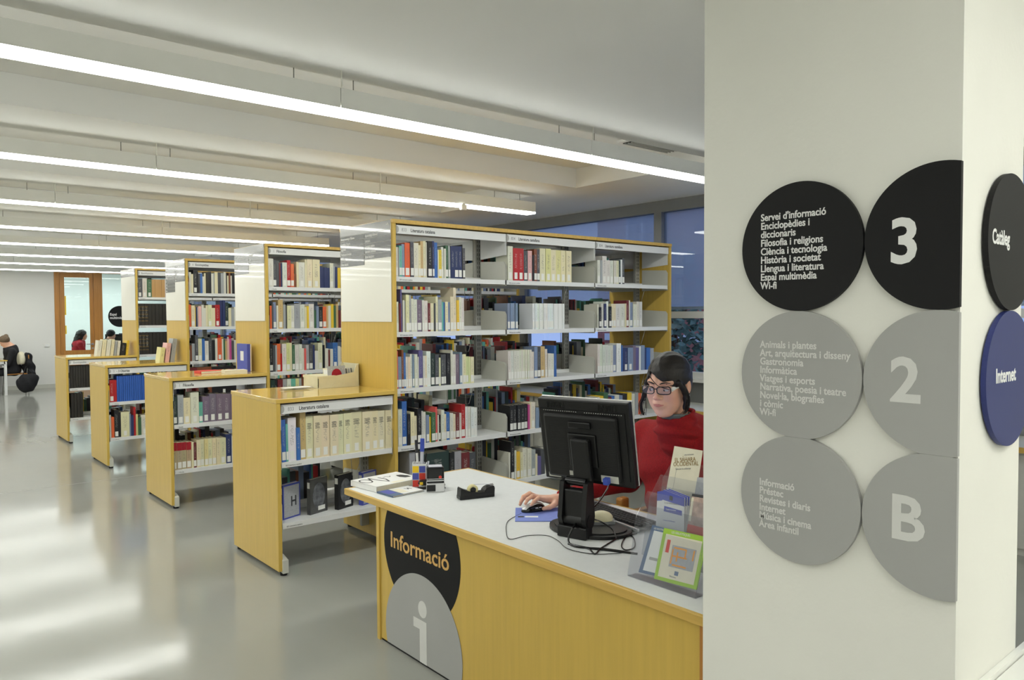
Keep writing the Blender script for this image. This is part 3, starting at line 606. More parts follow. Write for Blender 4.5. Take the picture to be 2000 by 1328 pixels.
cover_cache = {}
def book_geo(w, d, h):
    """cover boards with spine, fore-edge open; origin at spine bottom left"""
    m = MB(); t = min(.003, w*.2)
    m.box(0, t, 0, d, 0, h); m.box(w-t, w, 0, d, 0, h)
    # slightly rounded spine
    b = min(.003, w*.25)
    m.add([(0, .002, 0), (b, 0, 0), (w-b, 0, 0), (w, .002, 0), (w, .004, 0), (0, .004, 0), (0, .002, h), (b, 0, h), (w-b, 0, h), (w, .002, h), (w, .004, h), (0, .004, h)],
          [(0, 1, 7, 6), (1, 2, 8, 7), (2, 3, 9, 8), (0, 5, 4, 3, 2, 1), (6, 7, 8, 9, 10, 11), (3, 4, 10, 9), (5, 0, 6, 11), (4, 5, 11, 10)])
    return m
def size_word(w, h):
    a = 'tall' if h > .235 else ('short' if h < .165 else ''); b = 'thick' if w > .042 else ('slim' if w < .018 else '')
    return (a+' '+b).strip()
def shelf_word(z, bay):
    if bay == 0: return 'upper shelf' if z > .5 else 'lower shelf'
    return ['top shelf', 'second shelf', 'third shelf', 'fourth shelf', 'bottom shelf'][min(range(5), key=lambda k: abs(LV[k]-z))]
def apx(b):
    x, y, w = PR((b[0], b[2], b[3]+.1)); vis = 1.0 if (-5 < x < 1345 or b[8] > 0) and x > -5 else .01
    if b[8] == 0 and b[3] < .5 and b[9] > 1 and x > 1050: vis = .01
    if b[8] == 0 and 1058 < x < 1245 and y > 775: vis = .01
    if b[8] == 0 and x > 1235 and y > 700: vis = .05
    if b[8] == 0 and b[9] == 1 and b[3] < .5: vis = .3
    if b[8] == 1 and x > 670: vis = .01
    if b[8] == 2 and x > 457: vis = .01
    if b[8] == 3 and x > 323: vis = .01
    if b[8] > 0 and b[9] == 0:
        lim = {1: 450, 2: 278, 3: 171}[b[8]]; vis = 1 if x < lim else .01
    return vis*(b[1]-b[0])*b[4]/w/w
BK.sort(key=apx, reverse=True)
solo, rest = BK[:300], BK[300:]
for (x0, x1, y, z, h, d, c, tilt, un, bay, n) in solo:
    w = x1-x0; rs = random.Random(int(x0*9999)+n)
    o = book_geo(w, d, h).build('book', 'cover'); o.location = (x0, y, z+.0005); o.rotation_euler = (0, tilt+ (rs.uniform(-.012, .0) if tilt == 0 and w < .03 else 0), 0)
    cc = [min(1, v*rs.uniform(.93, 1.05)) for v in lin(CC[c])[:3]]; o.color = (*cc, 1)
    sw_ = size_word(w, h); L = '%s%s book, %s from left, %s, %s of %s' % (sw_+' ' if sw_ else '', CN[c], ordn(n), shelf_word(z, bay), BAY[bay], UN[un])
    o['label'] = L.strip(); o['category'] = 'book'; o['group'] = 'books on the %s of the %s' % (shelf_word(z, bay), UN[un])
    t = min(.003, w*.2)
    box('page_block', t, w-t, .0045, d-.004, .003, h-.004, 'page', o)
    sb = MB(); wl = min(w*.86, .03); sb.box(w/2-wl/2, w/2+wl/2, -.0007, .0002, .012, .012+min(.052, h*.25)); 
    if c not in 'KJ' and rs.random() < .93: sb.build('spine_label', 'sticker', o)
    if c in 'FJ':
        q = MB(); q.box(.0005, w-.0005, -.0006, .0002, h*.70 if c == 'F' else h*.82, h*.995 if c == 'F' else h*.9); q.build('title_band', 'clothr' if c == 'F' else 'letter', o)
    if c == 'K':
        q = MB(); 
        for zz in (.2, .34, .5, .68, .84): q.box(.002, w-.002, -.0006, .0002, h*zz, h*zz+.006)
        q.build('gilt_lines', 'gold_ink', o)
    if c == 'J': q = MB(); q.box(.0005, w-.0005, -.0005, .0002, .01, h*.22); q.build('pale_band', 'letter', o)
    if c == 'c' and un == 0 and bay == 0 and n > 6:
        for k in range(5): q = MB(); q.box(w*(.2+.03*(k % 2)), w*(.8-.04*(k % 3)), -.0006, .0002, h*.70+k*.008, h*.70+k*.008+.003); q.build('title_line', 'ink', o)
# back side rows (their pages face the camera) and the books too small or hidden to matter: one mass
mm = []; 
for (x0, x1, y, z, h, d, c, tilt, un, bay, n) in rest: mm.append((x0, x1, y, y+d, z, h, c))
rr = random.Random(5)
for un in range(4):
    y0, xm, xe = BC[un][1], BC[un][2], BC[un][3]
    secs = [(PT+.02, LL_-.02, LW)]+[(xm[k]+.02, xm[k+1]-.02, LV) for k in range(3)]
    for si, (a, b, lev) in enumerate(secs):
        for li, z in enumerate(lev):
            if un == 0 and si == 1 and li == 0: continue
            x = a; end = b-rr.uniform(.05, .35) if not (un == 0 and si == 0) else a+.5
            while x < end:
                w = rr.uniform(.012, .045); h = rr.uniform(.17, .29)
                mm.append((x, x+w-.001, y0+DD-.05-.16, y0+DD-.05, z, h, rr.choice('kkdnmBHwgsctbreky'))); x += w
            if un > 0 and si > 1:
                x = a
                while x < b-.2:
                    w = rr.uniform(.012, .045); h = rr.uniform(.17, .27); mm.append((x, x+w-.001, y0+.03, y0+.19, z, h, rr.choice('wwcgkdnmroytes'))); x += w
vm = MB(); cols = []
for (x0, x1, ya, yb, z, h, c) in mm:
    vm.box(x0, x1, ya, yb, z+.0005, z+h); cols += [lin(CC[c])]*24
o = vm.build('distant_books', 'covers', kind='stuff', label='rows of further books on the back sides and far bays of the bookcases', category='books')
ca = o.data.color_attributes.new('Col', 'FLOAT_COLOR', 'CORNER'); ca.data.foreach_set('color', np.array(cols, np.float32).ravel())
# face-out books on the lower shelf of the low end
def standing(px, w, h, d, cover, label, face, rz=0, col='d'):
    y = .10; x = U(px[0], px[1], 'y', y).x
    t = thing('display_book', label, 'book', (x, y, LW[1]+.0005), rz)
    b = MB(); b.box(0, w, 0, .002, 0, h); b.box(0, w, d-.002, d, 0, h); b.box(0, .003, 0, d, 0, h); b.build('cover', cover, t)
    box('page_block', .003, w-.002, .002, d-.002, .002, h-.003, 'page', t)
    box('spine_label', -.0006, .0, .004, d-.004, h-.06, h-.02, 'sticker', t)
    face(t, w, h); return t
def f1(t, w, h): box('picture', .012, w-.01, -.0007, .0, .01, h-.012, 'greyprint', t); letters('lettering', 'H', .09, (w*.45, -.0008, h*.35), (1, 0, 0), (0, 0, 1), 'ink', t, depth=.0003, weight=.002)
def f2(t, w, h):
    m = MB(); m.prism([(w*.5+w*.36*math.sin(a*math.pi/12), h*.5+h*.36*math.cos(a*math.pi/12)) for a in range(24)], 'y', -.0008, 0); m.build('picture', 'artprint', t); box('barcode_label', w*.45, w*.85, -.0012, -.0002, h*.08, h*.2, 'sticker', t)
standing((552, 990), .155, .225, .035, 'indigo', 'blue face-out book with letter H on the low end lower shelf', f1, .36)
standing((606, 985), .155, .235, .03, 'stripgloss', 'dark face-out book with a pointed arch picture, second on the lower shelf', f2, .32)
standing((661, 980), .145, .235, .035, 'blackm', 'black face-out book with round picture, third on the lower shelf', f2, .34)
standing((708, 975), .14, .23, .035, 'indigo', 'indigo and white face-out book partly behind the desk corner', f1, .3)
# ---- things lying on the counters
tr = thing('card_tray', 'ivory plastic card tray full of discs on the nearest low counter', 'tray', (.505, .46, HL+.0005))
m = MB(); L, Wd = .33, .24
m.box(0, L, 0, Wd, 0, .006)
m.prism([(0, .006), (L, .006), (L, .165), (L*.93, .16), (L*.86, .105), (L*.4, .085), (0, .085)], 'y', 0, .005); m.prism([(0, .006), (L, .006), (L, .165), (L*.93, .16), (L*.86, .105), (L*.4, .085), (0, .085)], 'y', Wd-.005, Wd)
m.box(0, .005, 0, Wd, .006, .085); m.box(L-.005, L, 0, Wd, .006, .165); m.build('box_body', 'ivory', tr)
m = MB(); m.box(-.003, .14, -.003, Wd+.003, .07, .088); m.build('lid', 'ivory', tr); m = MB(); m.prism([(.10, .0), (.14, .045), (.22, .045), (.27, .0)], 'y', -.004, 0); m.build('handle_relief', 'ivory', tr)
for k in range(16):
    cc_ = ['page', 'greyprint', 'card', 'artprint'][k % 4]; x = .145+k*.0105
    o = MB(); o.box(0, .006, 0, .14, 0, .125); ob = o.build('disc_case', cc_, None, label='slim disc case, %s from the left in the ivory card tray' % ordn(k), category='disc case', group='disc cases in the card tray'); ob.location = (.50+x, .50, HL+.008); ob.rotation_euler = (0, -.12, 0); box('sleeve_print', -.0006, 0, .01, .13, .01, .115, 'pinkprint' if k % 3 else 'letter', ob)
dc = thing('disc_case', 'white disc case with red round motif leaning in the card tray', 'disc case', (.60, .49, HL+.03), 0)
box('case', 0, .14, 0, .006, 0, .125, 'greyprint', dc); m = MB(); m.prism([(.07+.04*math.cos(a*math.pi/12), .06+.045*math.sin(a*math.pi/12)) for a in range(24)], 'y', -.001, 0); m.build('round_motif', 'clothr', dc); dc.rotation_euler = (-.1, 0, 0)
ns = thing('notice_block', 'clear block with red printed notice on the nearest low counter', 'sign', tuple(U(515, 757, 'z', HL)+Vector((0, .0, .0005)))); ns.location = (.27, .5, HL+.0005)
box('clear_base', 0, .22, 0, .10, 0, .012, 'acrylic', ns); box('insert', .01, .21, .01, .09, .012, .014, 'letter', ns)
def flat(name, x, y, z, w, d, h, rz, cm, label, cat, pg=True):
    t = thing(name, label, cat, (x, y, z), rz); b = MB(); b.box(0, w, 0, d, 0, .0015); b.box(0, w, 0, d, h-.0015, h); b.box(0, .002, 0, d, 0, h); b.build('cover', cm, t)
    box('page_block', .002, w-.002, .002, d-.002, .0015, h-.0015, 'page', t); return t
y2 = BC[1][1]
flat('book', .36, y2+.30, HL+.0005, .20, .15, .022, .1, 'redp', 'red and white book lying flat on the second low counter', 'book')
flat('book', .52, y2+.14, HL+.0005, .20, .14, .028, -.1, 'card', 'cream book lying flat in front on the second low counter', 'book')
flat('magazine', .64, y2+.30, HL+.0005, .18, .22, .008, .3, 'greyprint', 'grey magazine lying on the second low counter near the end panel', 'magazine')
t = thing('book', 'blue book with white label standing against the second end panel', 'book', (.80, y2+.52, HL+.0005), -math.pi/2)
box('cover', 0, .26, -.03, 0, 0, .26, 'indigo', t); box('title_label', .09, .17, -.0308, -.03, .10, .19, 'letter', t); box('page_block', .003, .257, 0, .012, .003, .257, 'page', t)
y3 = BC[2][1]
for k, (x, h, cm, n_) in enumerate(((.62, .17, 'Y', 'pale yellow'), (.68, .22, 'P', 'pinkish'), (.74, .27, 'g', 'grey'))):
    t = book_geo(.045, .17, h).build('book', 'cover', label='%s book leaning at the end of the third low counter' % n_, category='book', group='books on the third low counter'); t.color = lin(CC[cm]); t.location = (x, y3+.25, HL+.0005); t.rotation_euler = (0, .14, 0); box('page_block', .003, .042, .004, .165, .003, h-.003, 'page', t)
y4 = BC[3][1]
for k, (x, w, h, cm) in enumerate(((.40, .05, .21, 'w'), (.455, .05, .22, 'c'), (.51, .05, .22, 'w'), (.565, .04, .22, 'c'), (.61, .03, .19, 'g'), (.645, .035, .2, 'w'), (.69, .06, .17, 'k'), (.76, .03, .20, 'y'))):
    t = book_geo(w-.002, .17, h).build('book', 'cover', label='%s leaning book, %s from the left on the farthest low counter' % (CN[cm], ordn(k)), category='book', group='books on the farthest low counter'); t.color = lin(CC[cm]); t.location = (x, y4+.2, HL+.0005); t.rotation_euler = (0, .12, 0); box('page_block', .003, w-.005, .004, .165, .003, h-.003, 'page', t)
t = book_geo(.06, .15, .10).build('book', 'cover', label='small grey book laid on top behind the leaning books, farthest counter', category='book'); t.color = lin(CC['g']); t.location = (.62, y4+.45, HL+.0005); box('page_block', .003, .057, .004, .145, .003, .097, 'page', t)

# ================================================================ DESK
ZD = .715
dk = thing('information_desk', 'beech information desk with grey top and round black and grey signs', 'desk', (0, 0, 0))
YD0, YD1 = PY1+.004, -.888
box('desktop', .012, .815, YD0, YD1-.016, ZD-.030, ZD, 'laminate', dk)
e = MB(); e.bbox(-.005, .012, YD0, YD1, ZD-.032, ZD+.0005, .002); e.bbox(.012, .83, YD1-.016, YD1, ZD-.032, ZD+.0005, .002); e.bbox(.815, .83, YD0, YD1-.016, ZD-.032, ZD+.0005, .002); e.build('edge_band', 'beech_h', dk)
box('front_panel', .014, .034, YD0+.028, -1.232, .012, ZD-.032, 'beech', dk); box('end_panel', .006, .78, -1.230, -1.204, .0, ZD-.032, 'beech', dk, bev=.001); box('end_panel', .006, .78, YD0+.001, YD0+.027, 0, ZD-.032, 'oak', dk, bev=.001)
box('plinth', .018, .034, YD0+.028, -1.232, 0, .012, 'rubber', dk)
def clipc(c0, c1, r, a0, a1, b0, b1, hole=None):
    """circle outline clipped by a rectangle"""
    pts = []
    for k in range(96):
        a = 2*math.pi*k/96; pts.append((c0+r*math.cos(a), c1+r*math.sin(a)))
    def cut(P, i, v, keep):
        o = []
        for j in range(len(P)):
            p, q = P[j], P[(j+1) % len(P)]; ip, iq = keep(p[i], v), keep(q[i], v)
            if ip: o.append(p)
            if ip != iq:
                t = (v-p[i])/(q[i]-p[i]); o.append((p[0]+t*(q[0]-p[0]), p[1]+t*(q[1]-p[1])))
        return o
    ge = lambda a, b: a >= b; le = lambda a, b: a <= b
    for i, v, f in ((0, a0, ge), (0, a1, le), (1, b0, ge), (1, b1, le)): pts = cut(pts, i, v, f)
    return pts
m = MB(); m.prism(clipc(-1.592, .535, .322, -1.93, -1.24, .0, ZD-.033), 'x', .0128, .014); bs = m.build('round_sign', 'signblack', dk, label='black disc reading Informació')
letters('lettering', 'Informació', .108, (.0122, -1.328, .502), (0, -1, 0), (0, 0, 1), 'lettergold', bs, sx=1.07, weight=.0014)
m = MB(); m.prism(clipc(-1.603, .104, .322, -1.93, -1.24, .013, .5), 'x', .0112, .0126); gs = m.build('round_sign', 'signgrey', dk, label='grey disc with large letter i')
m = MB(); m.prism([(-1.615+.036*math.cos(a*math.pi/16), .268+.040*math.sin(a*math.pi/16)) for a in range(32)], 'x', .0100, .0111); m.prism([(-1.537, .213), (-1.648, .213), (-1.648, .013), (-1.590, .013), (-1.590, .168), (-1.537, .168)], 'x', .0100, .0111); m.build('letter_i', 'lettergrey', gs)

# ================================================================ PILLAR SIGNS
def disc_sign(label, c, z, r, m_, lo, hi, face):
    ml = 1.3083; b = MB(); P = clipc(c, z, r, lo, hi, ml if 1.35 < z < 1.6 and face == 'x' else 0, ml-.0004 if z < 1.2 else (1.6475 if z < 1.6 else 3))
    if face == 'x': b.prism(P, 'x', PX-.016, PX-.004)
    else: b.prism(P, 'y', PY0-.016, PY0-.004)
    s = b.build('round_sign', m_, label=label, category='sign', group='round signs on the white pillar')
    q = MB()
    if face == 'x': q.box(PX-.004, PX-.0002, c-.05 if c > -3.8 else -3.88, c+.05, z-.05, z+.05)
    else: q.box(c-.04, c+.04, PY0-.004, PY0-.0002, z-.05, z+.05)
    q.build('mounting_pad', 'signblack', s); return s
R_ = .1715; CA, CB = -3.512, -3.858; ZZ = [1.819, 1.476, 1.140]
LABL = ['black round sign listing Servei d\'informació and eight more lines', 'grey round sign listing Animals i plantes and eight more lines', 'grey round sign listing Informació, Préstec and four more lines']
TXT = ["Servei d'informació\nEnciclopèdies i\ndiccionaris\nFilosofia i religions\nCiència i tecnologia\nHistòria i societat\nLlengua i literatura\nEspai multimèdia\nWi-fi",
       "Animals i plantes\nArt, arquitectura i disseny\nGastronomia\nInformàtica\nViatges i esports\nNarrativa, poesia i teatre\nNovel·la, biografies\ni còmic\nWi-fi",
       "Informació\nPréstec\nRevistes i diaris\nInternet\nMúsica i cinema\nÀrea infantil"]
for k in range(3):
    s = disc_sign(LABL[k], CA, ZZ[k], R_, 'signblack' if k == 0 else 'signgrey', -3.9, -3.2, 'x')
    letters('lettering', TXT[k], .0272, (PX-.0162, -3.399, [1.896, 1.547, 1.163][k]), (0, -1, 0), (0, 0, 1), 'letter' if k == 0 else 'lettergrey', s, sx=.89, weight=.0006, line=.86)
    s = disc_sign('%s round sign cut at the pillar corner with large %s' % (['black', 'grey', 'grey'][k], '32B'[k]), CB, ZZ[k], R_, 'signblack' if k == 0 else 'signgrey', -3.9-.004, -3.2, 'x')
    letters('number', '32B'[k], .150, (PX-.0162, [-3.745, -3.751, -3.753][k], [1.762, 1.429, 1.096][k]), (0, -1, 0), (0, 0, 1), 'letter' if k == 0 else 'lettergrey', s, sx=.98, weight=.0035)
for k, (tx, mm_, lb) in enumerate((('Catàleg', 'signblack', 'black round sign reading Catàleg on the right side of the pillar'), ('Internet', 'signblue', 'dark blue round sign reading Internet below the Catàleg sign'))):
    if k: M['signblue'] = mat('sign_blue', (36, 46, 104), .5, noise=.04, nscale=3)
    s = disc_sign(lb, .272, ZZ[k]-.002, .171, mm_, -.2, .428, 'y')
    letters('lettering', tx, .050, ([.128, .166][k], PY0-.0162, [1.807, 1.468][k]), (1, 0, 0), (0, 0, 1), 'letter', s, sx=[.80, .88][k], weight=.0012)
# white table by the pillar's right side
wt = thing('white_table', 'white table against the right side of the pillar', 'table', (0, 0, 0))
ZT = .728
box('tabletop', .02, 1.65, -4.75, PY0-.018, ZT-.03, ZT, 'white', wt, bev=.003)
for x, y in ((.06, -4.7), (1.6, -4.7), (.06, -3.97), (1.6, -3.97)): box('leg', x, x+.04, y, y+.04, 0, ZT-.03, 'steel', wt)
box('back_strip', .0, PXE+.9, PY0-.016, PY0-.001, ZT-.03, ZT+.012, 'white', wt)
ah = thing('leaflet_stand', 'clear acrylic leaflet stand cut by the right edge of the photo', 'holder', (.42, -4.0, ZT+.0005))
m = MB(); m.box(0, .25, .06, .063, 0, .24); m.box(0, .25, 0, .003, 0, .10); m.box(0, .003, 0, .06, 0, .24); m.box(.247, .25, 0, .06, 0, .24); m.box(0, .25, 0, .06, 0, .003); m.build('acrylic_body', 'acrylic', ah)
# ================================================================ DESK ITEMS
def at(x, y, z=ZD): return U(x, y, 'z', z)
ab = flat('art_book', 0, 0, 0, .31, .235, .030, 0, 'letter', 'thick white paperback with black line drawing lying on the desk corner', 'book')
ab.location = (.075, -1.090, ZD+.0008); ab.rotation_euler = (0, 0, .10)
def mark(pts, z, nm, par, mt='ink', hh=.0006, r=.004):
    b = MB(); 
    for p, q in zip(pts[:-1], pts[1:]):
        d = Vector((q[0]-p[0], q[1]-p[1])).normalized()*r; nn = Vector((-d.y, d.x)); b.add([(p[0]+nn.x, p[1]+nn.y, z), (p[0]-nn.x, p[1]-nn.y, z), (q[0]-nn.x, q[1]-nn.y, z), (q[0]+nn.x, q[1]+nn.y, z), (p[0]+nn.x, p[1]+nn.y, z+hh), (p[0]-nn.x, p[1]-nn.y, z+hh), (q[0]-nn.x, q[1]-nn.y, z+hh), (q[0]+nn.x, q[1]+nn.y, z+hh)], [(4, 5, 6, 7), (0, 1, 5, 4), (1, 2, 6, 5), (2, 3, 7, 6), (3, 0, 4, 7)])
    return b.build(nm, mt, par)
mark([(.03+.03*math.cos(a*.5)+.01, .15+.045*math.sin(a*.5)) for a in range(13)]+[(.09, .2), (.11, .1), (.13, .06), (.15, .12), (.14, .18)], .030, 'line_drawing', ab)
m = MB(); m.prism([(.235, .11), (.25, .075), (.285, .07), (.292, .11), (.275, .15), (.25, .16), (.24, .14)], 'z', .030, .0306); m.build('black_figure', 'ink', ab)
mark([(.16, .16), (.185, .17), (.2, .15), (.215, .17)], .030, 'line_drawing', ab, r=.002)
box('label', .12, .2, .01, .04, .030, .0304, 'card', ab)
mg = flat('magazine', 0, 0, 0, .20, .145, .008, 0, 'slate', 'thin magazine with blue and cream cover before the art book', 'magazine'); mg.location = (.080, -1.245, ZD+.0008); mg.rotation_euler = (0, 0, .06)
box('cover_band', .07, .198, .002, .143, .008, .0084, 'letter', mg); box('cover_photo', .07, .12, .03, .12, .0084, .0088, 'card', mg); box('cover_bar', .01, .06, .05, .13, .008, .0084, 'indigo', mg); mark([(.14, .1), (.15, .07), (.16, .1), (.17, .07)], .0084, 'title_mark', mg, r=.002)
# pen holder with coloured squares
ph = thing('pen_holder', 'square pen holder with red, blue and yellow tiles on the desk', 'pen holder', (.335, -1.105, ZD+.0005), math.radians(-36))
S = .038; m = MB(); H_ = .126
for (a, b, c, d) in ((-S, S, -S, -S+.003), (-S, S, S-.003, S), (-S, -S+.003, -S, S), (S-.003, S, -S, S)): m.box(a, b, c, d, 0, H_)
m.box(-S, S, -S, S, 0, .004); m.build('cup_body', 'letter', ph)
TC = [['white', 'redp'], ['redp', 'indigo'], ['indigo', 'yellow']]
for f in range(2):
    for r in range(3):
        for c in range(2):
            z0 = .004+r*.038; u0 = -S+.002+c*.0355; b = MB()
            if f == 0: b.box(-S-.0012, -S, u0, u0+.033, z0, z0+.035)
            else: b.box(u0, u0+.033, -S-.0012, -S, z0, z0+.035)
            b.build('tile', TC[r][1-c] if f == 1 else ['greyprint', 'letter'][(r+c) % 2], ph)
def pen(label, dx, dy, tip, mt, capm, L=.15, r=.0045, twist=0):
    base = ph.location+Vector((dx, dy, .006)); d = Vector(tip).normalized(); t = MB(); t.cyl(base, base+d*L*.72, r, r, 10); o = t.build('pen', mt, label=label, category='pen', group='pens in the tiled pen holder'); c = MB(); c.cyl(base+d*L*.72, base+d*L, r*1.25, r*1.15, 10); c.build('cap', capm, o); return o
pen('black pen with white lettering stripe standing highest left in the pen holder', -.004, .0, (-.05, .03, 1), 'letter', 'ink', .245, .007)
pen('clear pen with wide bright blue cap in the pen holder', .008, -.004, (.05, .02, 1), 'pen', 'blue', .25, .010)
pen('second clear pen leaning right behind the blue capped one', .014, .004, (.16, -.06, 1), 'pen', 'black', .17)
pen('short black pen leaning right in the pen holder', .010, .014, (.22, -.16, 1), 'black', 'black', .14)
pen('short black pen on the left side of the pen holder', -.014, -.010, (-.06, .05, 1), 'black', 'silver', .125)
pen('white pen leaning right in the pen holder', .016, -.014, (.2, -.1, 1), 'letter', 'pen', .13)
# self-inking stamp
st = thing('stamp', 'black and silver self-inking stamp standing on the desk', 'stamp', (.330, -1.262, ZD+.0005), math.radians(-32)); st.scale = (1.38, 1.38, 1.32)
m = MB(); m.bbox(-.033, .033, -.022, .022, .030, .098, .006); m.build('handle_cap', 'blackg', st)
m = MB(); m.bbox(-.0345, .0345, -.0235, .0235, .0, .036, .003); m.build('base_frame', 'silver', st); m = MB(); m.bbox(-.0335, -.0, -.0245, -.0225, .004, .030, .001); m.build('window', 'black', st)
m = MB(); m.box(-.0332, .0332, -.0228, -.0222, .044, .048); m.box(-.0332, .0332, -.0228, -.0222, .052, .054); m.build('silver_band', 'silver', st); m = MB(); m.cyl((.018, -.0222, .060), (.018, -.0236, .060), .006, n=12); m.build('red_button', 'redp', st)
m = MB(); m.bbox(-.026, .026, -.017, .017, .098, .103, .002); m.build('index_card_window', 'pen', st)
# stapler behind
sl = thing('stapler', 'black stapler with yellow print behind the stamp', 'stapler', (.345, -1.20, ZD+.0005), math.radians(-28))
m = MB(); m.prism([(-.070, .0), (.075, .0), (.075, .006), (.0, .010), (-.070, .008)], 'y', -.016, .016); m.build('base', 'black', sl)
m = MB(); m.prism([(-.070, .030), (-.060, .046), (-.02, .050), (.06, .028), (.075, .020), (.072, .012), (-.05, .020)], 'y', -.014, .014, smooth=False); m.build('arm', 'black', sl); m = MB(); m.box(-.062, -.045, -.0145, -.0139, .025, .040); m.build('yellow_print', 'yellow', sl)
# tape dispenser
td = thing('tape_dispenser', 'black desk tape dispenser with a cream tape roll', 'tape dispenser', (.405, -1.515, ZD+.0005), math.radians(-16))
out = [(-.094, .0), (.088, .0), (.092, .012), (.094, .044), (.090, .056)]+[(.090-.052*math.sin(a), .056-.028*(1-math.cos(a))*1.0) for a in [q*math.pi/2/6 for q in range(1, 7)]]+[(.01, .028), (-.03, .034), (-.060, .044), (-.086, .058), (-.090, .052)]
m = MB(); m.prism(out, 'y', -.026, .026); o = m.build('body', 'black', td); bv = o.modifiers.new('bevel', 'BEVEL'); bv.width = .003; bv.segments = 2; bv.limit_method = 'ANGLE'
m = MB(); m.bbox(-.095, .093, -.0275, .0275, .0, .018, .003); m.build('base', 'black', td)
m = MB(); R1, R0 = .027, .016
for (ra, rb) in ((R0, R1),):
    n = 32; vs = []
    for s_ in (-.010, .010):
        for rr_ in (ra, rb): vs += [(-.018+rr_*math.cos(2*math.pi*j/n), s_, .040+rr_*math.sin(2*math.pi*j/n)) for j in range(n)]
    fs = []
    for j in range(n):
        k_ = (j+1) % n; fs += [(j, k_, n+k_, n+j), (2*n+j, 3*n+j, 3*n+k_, 2*n+k_), (n+j, n+k_, 3*n+k_, 3*n+j), (j, 2*n+j, 2*n+k_, k_)]
    m.add(vs, fs, 0, True)
m.build('tape_roll', 'tape', td); m = MB(); m.cyl((-.018, -.0105, .040), (-.018, .0105, .040), .0145, n=20); m.build('hub', 'blackg', td)
m = MB(); m.box(.074, .094, -.011, .011, .056, .060); m.add([(.094, -.011, .056), (.097, .011, .062), (.094, .011, .056)], [(0, 1, 2)]); m.build('cutter', 'silver', td)
m = MB(); m.add([(-.010, -.009, .0665), (-.010, .009, .0665), (.078, .009, .0605), (.078, -.009, .0605)], [(0, 1, 2, 3)]); m.build('tape_tongue', 'pen', td)
# mouse mat
p = [at(1006, 1019), at(1007, 993), at(1120, 993), at(1112, 1019)]
mp_ = MB(); a_, b_ = Vector((.258, -1.995)), Vector((.412, -1.818)); d2 = Vector((.655, -.57)).normalized()*.22
mp_.prism([tuple(a_), tuple(a_+d2), tuple(b_+d2), tuple(b_)], 'z', ZD+.0006, ZD+.004); mo = mp_.build('mouse_mat', 'bluepad', label='blue mouse mat on the desk under the hand', category='mouse mat')
d1 = (b_-a_).normalized(); dd = d2.normalized()
for k, (s0, s1, mt) in enumerate(((.012, .04, 'ink'), (.045, .105, 'letter'))):
    o1 = a_+dd*s0+d1*.06; o2 = a_+dd*s1+d1*.06; q = MB(); q.prism([tuple(o1), tuple(o2), tuple(o2+d1*.022), tuple(o1+d1*.022)], 'z', ZD+.004, ZD+.0043); q.build('printed_label', mt, mo)
# mouse: long axis towards +x
ms = thing('computer_mouse', 'black and silver computer mouse under the hand', 'mouse', (.375, -1.905, ZD+.0045), math.radians(-12))
V, F = nets(lambda X, Y, Z: np.maximum(sm(ell(X, Y, Z, (.062, 0, .002), (.062, .031, .034)), ell(X, Y, Z, (.08, 0, .006), (.042, .032, .032)), .01), -Z), (-.01, -.04, -.004), (.135, .04, .045), .0025)
netmesh('shell', [(V, F)], ['blackg'], parent=ms)
V, F = nets(lambda X, Y, Z: np.maximum(np.maximum(sm(ell(X, Y, Z, (.062, 0, .003), (.0625, .0315, .0345)), ell(X, Y, Z, (.08, 0, .007), (.0425, .0325, .0325)), .01), np.abs(Y)-.019+.09*np.abs(X-.045)*.5), .012-Z), (-.01, -.04, -.004), (.135, .04, .05), .0025)
netmesh('top_shell', [(V, F)], ['silver'], parent=ms)
m = MB(); m.bbox(.056, .070, -.0335, -.0315, .018, .022, .001); m.bbox(.076, .090, -.0335, -.0315, .019, .023, .001); m.build('side_button', 'silver', ms)
# ---------------- monitor
MC = Vector((.385, -2.335, 0)); wv = Vector((-.259, .966, 0)); nv = Vector((-.966, -.259, 0))
def mloc(tilt=0, org=(0, 0, 0)):
    b = Matrix(((wv.x, nv.x, 0, MC.x), (wv.y, nv.y, 0, MC.y), (0, 0, 1, 0), (0, 0, 0, 1)))
    return b @ Matrix.Translation(org) @ Matrix.Rotation(tilt, 4, 'X')
mn = thing('monitor', 'black desktop monitor seen from behind, tilted on its stand', 'monitor', (0, 0, 0))
PC = (.0, .015, 1.112); TL = math.radians(-11); MT = mloc(TL, PC)
hw, hh = .215, .182
def mpart(m, name, mats, par=mn, mt=None): return m.xf(MT if mt is None else mt).build(name, mats, par)
m = MB(); m.bbox(-hw, hw, -.012, .026, -hh, hh, .006); pb = mpart(m, 'rear_housing', 'black')
m = MB(); m.bbox(-hw-.001, hw+.001, -.020, -.010, -hh-.001, hh+.001, .003); mpart(m, 'bezel', 'silver'); m = MB(); m.box(-hw+.016, hw-.016, -.0212, -.0200, -hh+.02, hh-.016); mpart(m, 'screen', 'screen')
m = MB(); m.prism([(-hw+.018, -hh+.03), (hw-.012, -hh+.03), (hw-.012, hh-.045), (-hw+.018, hh-.045)], 'y', .026, .030); m.bbox(-hw+.05, hw-.03, .024, .048, -hh+.02, hh-.06, .012); mpart(m, 'rear_bulge', 'black')
sl_ = MB()
for side in ((-.155, -.085), (.075, .150)):
    for k in range(26): z = -.125+k*.0078; sl_.box(side[0], side[1], .0478, .0492, z, z+.0035)
mpart(sl_, 'vent_ribs', 'blackm', pb).__setitem__('kind', 'stuff')
sl_ = MB()
for x0 in (-.16, .085):
    for k in range(11): sl_.box(x0+k*.0078, x0+k*.0078+.0035, .0258, .0272, .143, .168)
mpart(sl_, 'top_vents', 'blackg', pb).__setitem__('kind', 'stuff')
sl_ = MB()
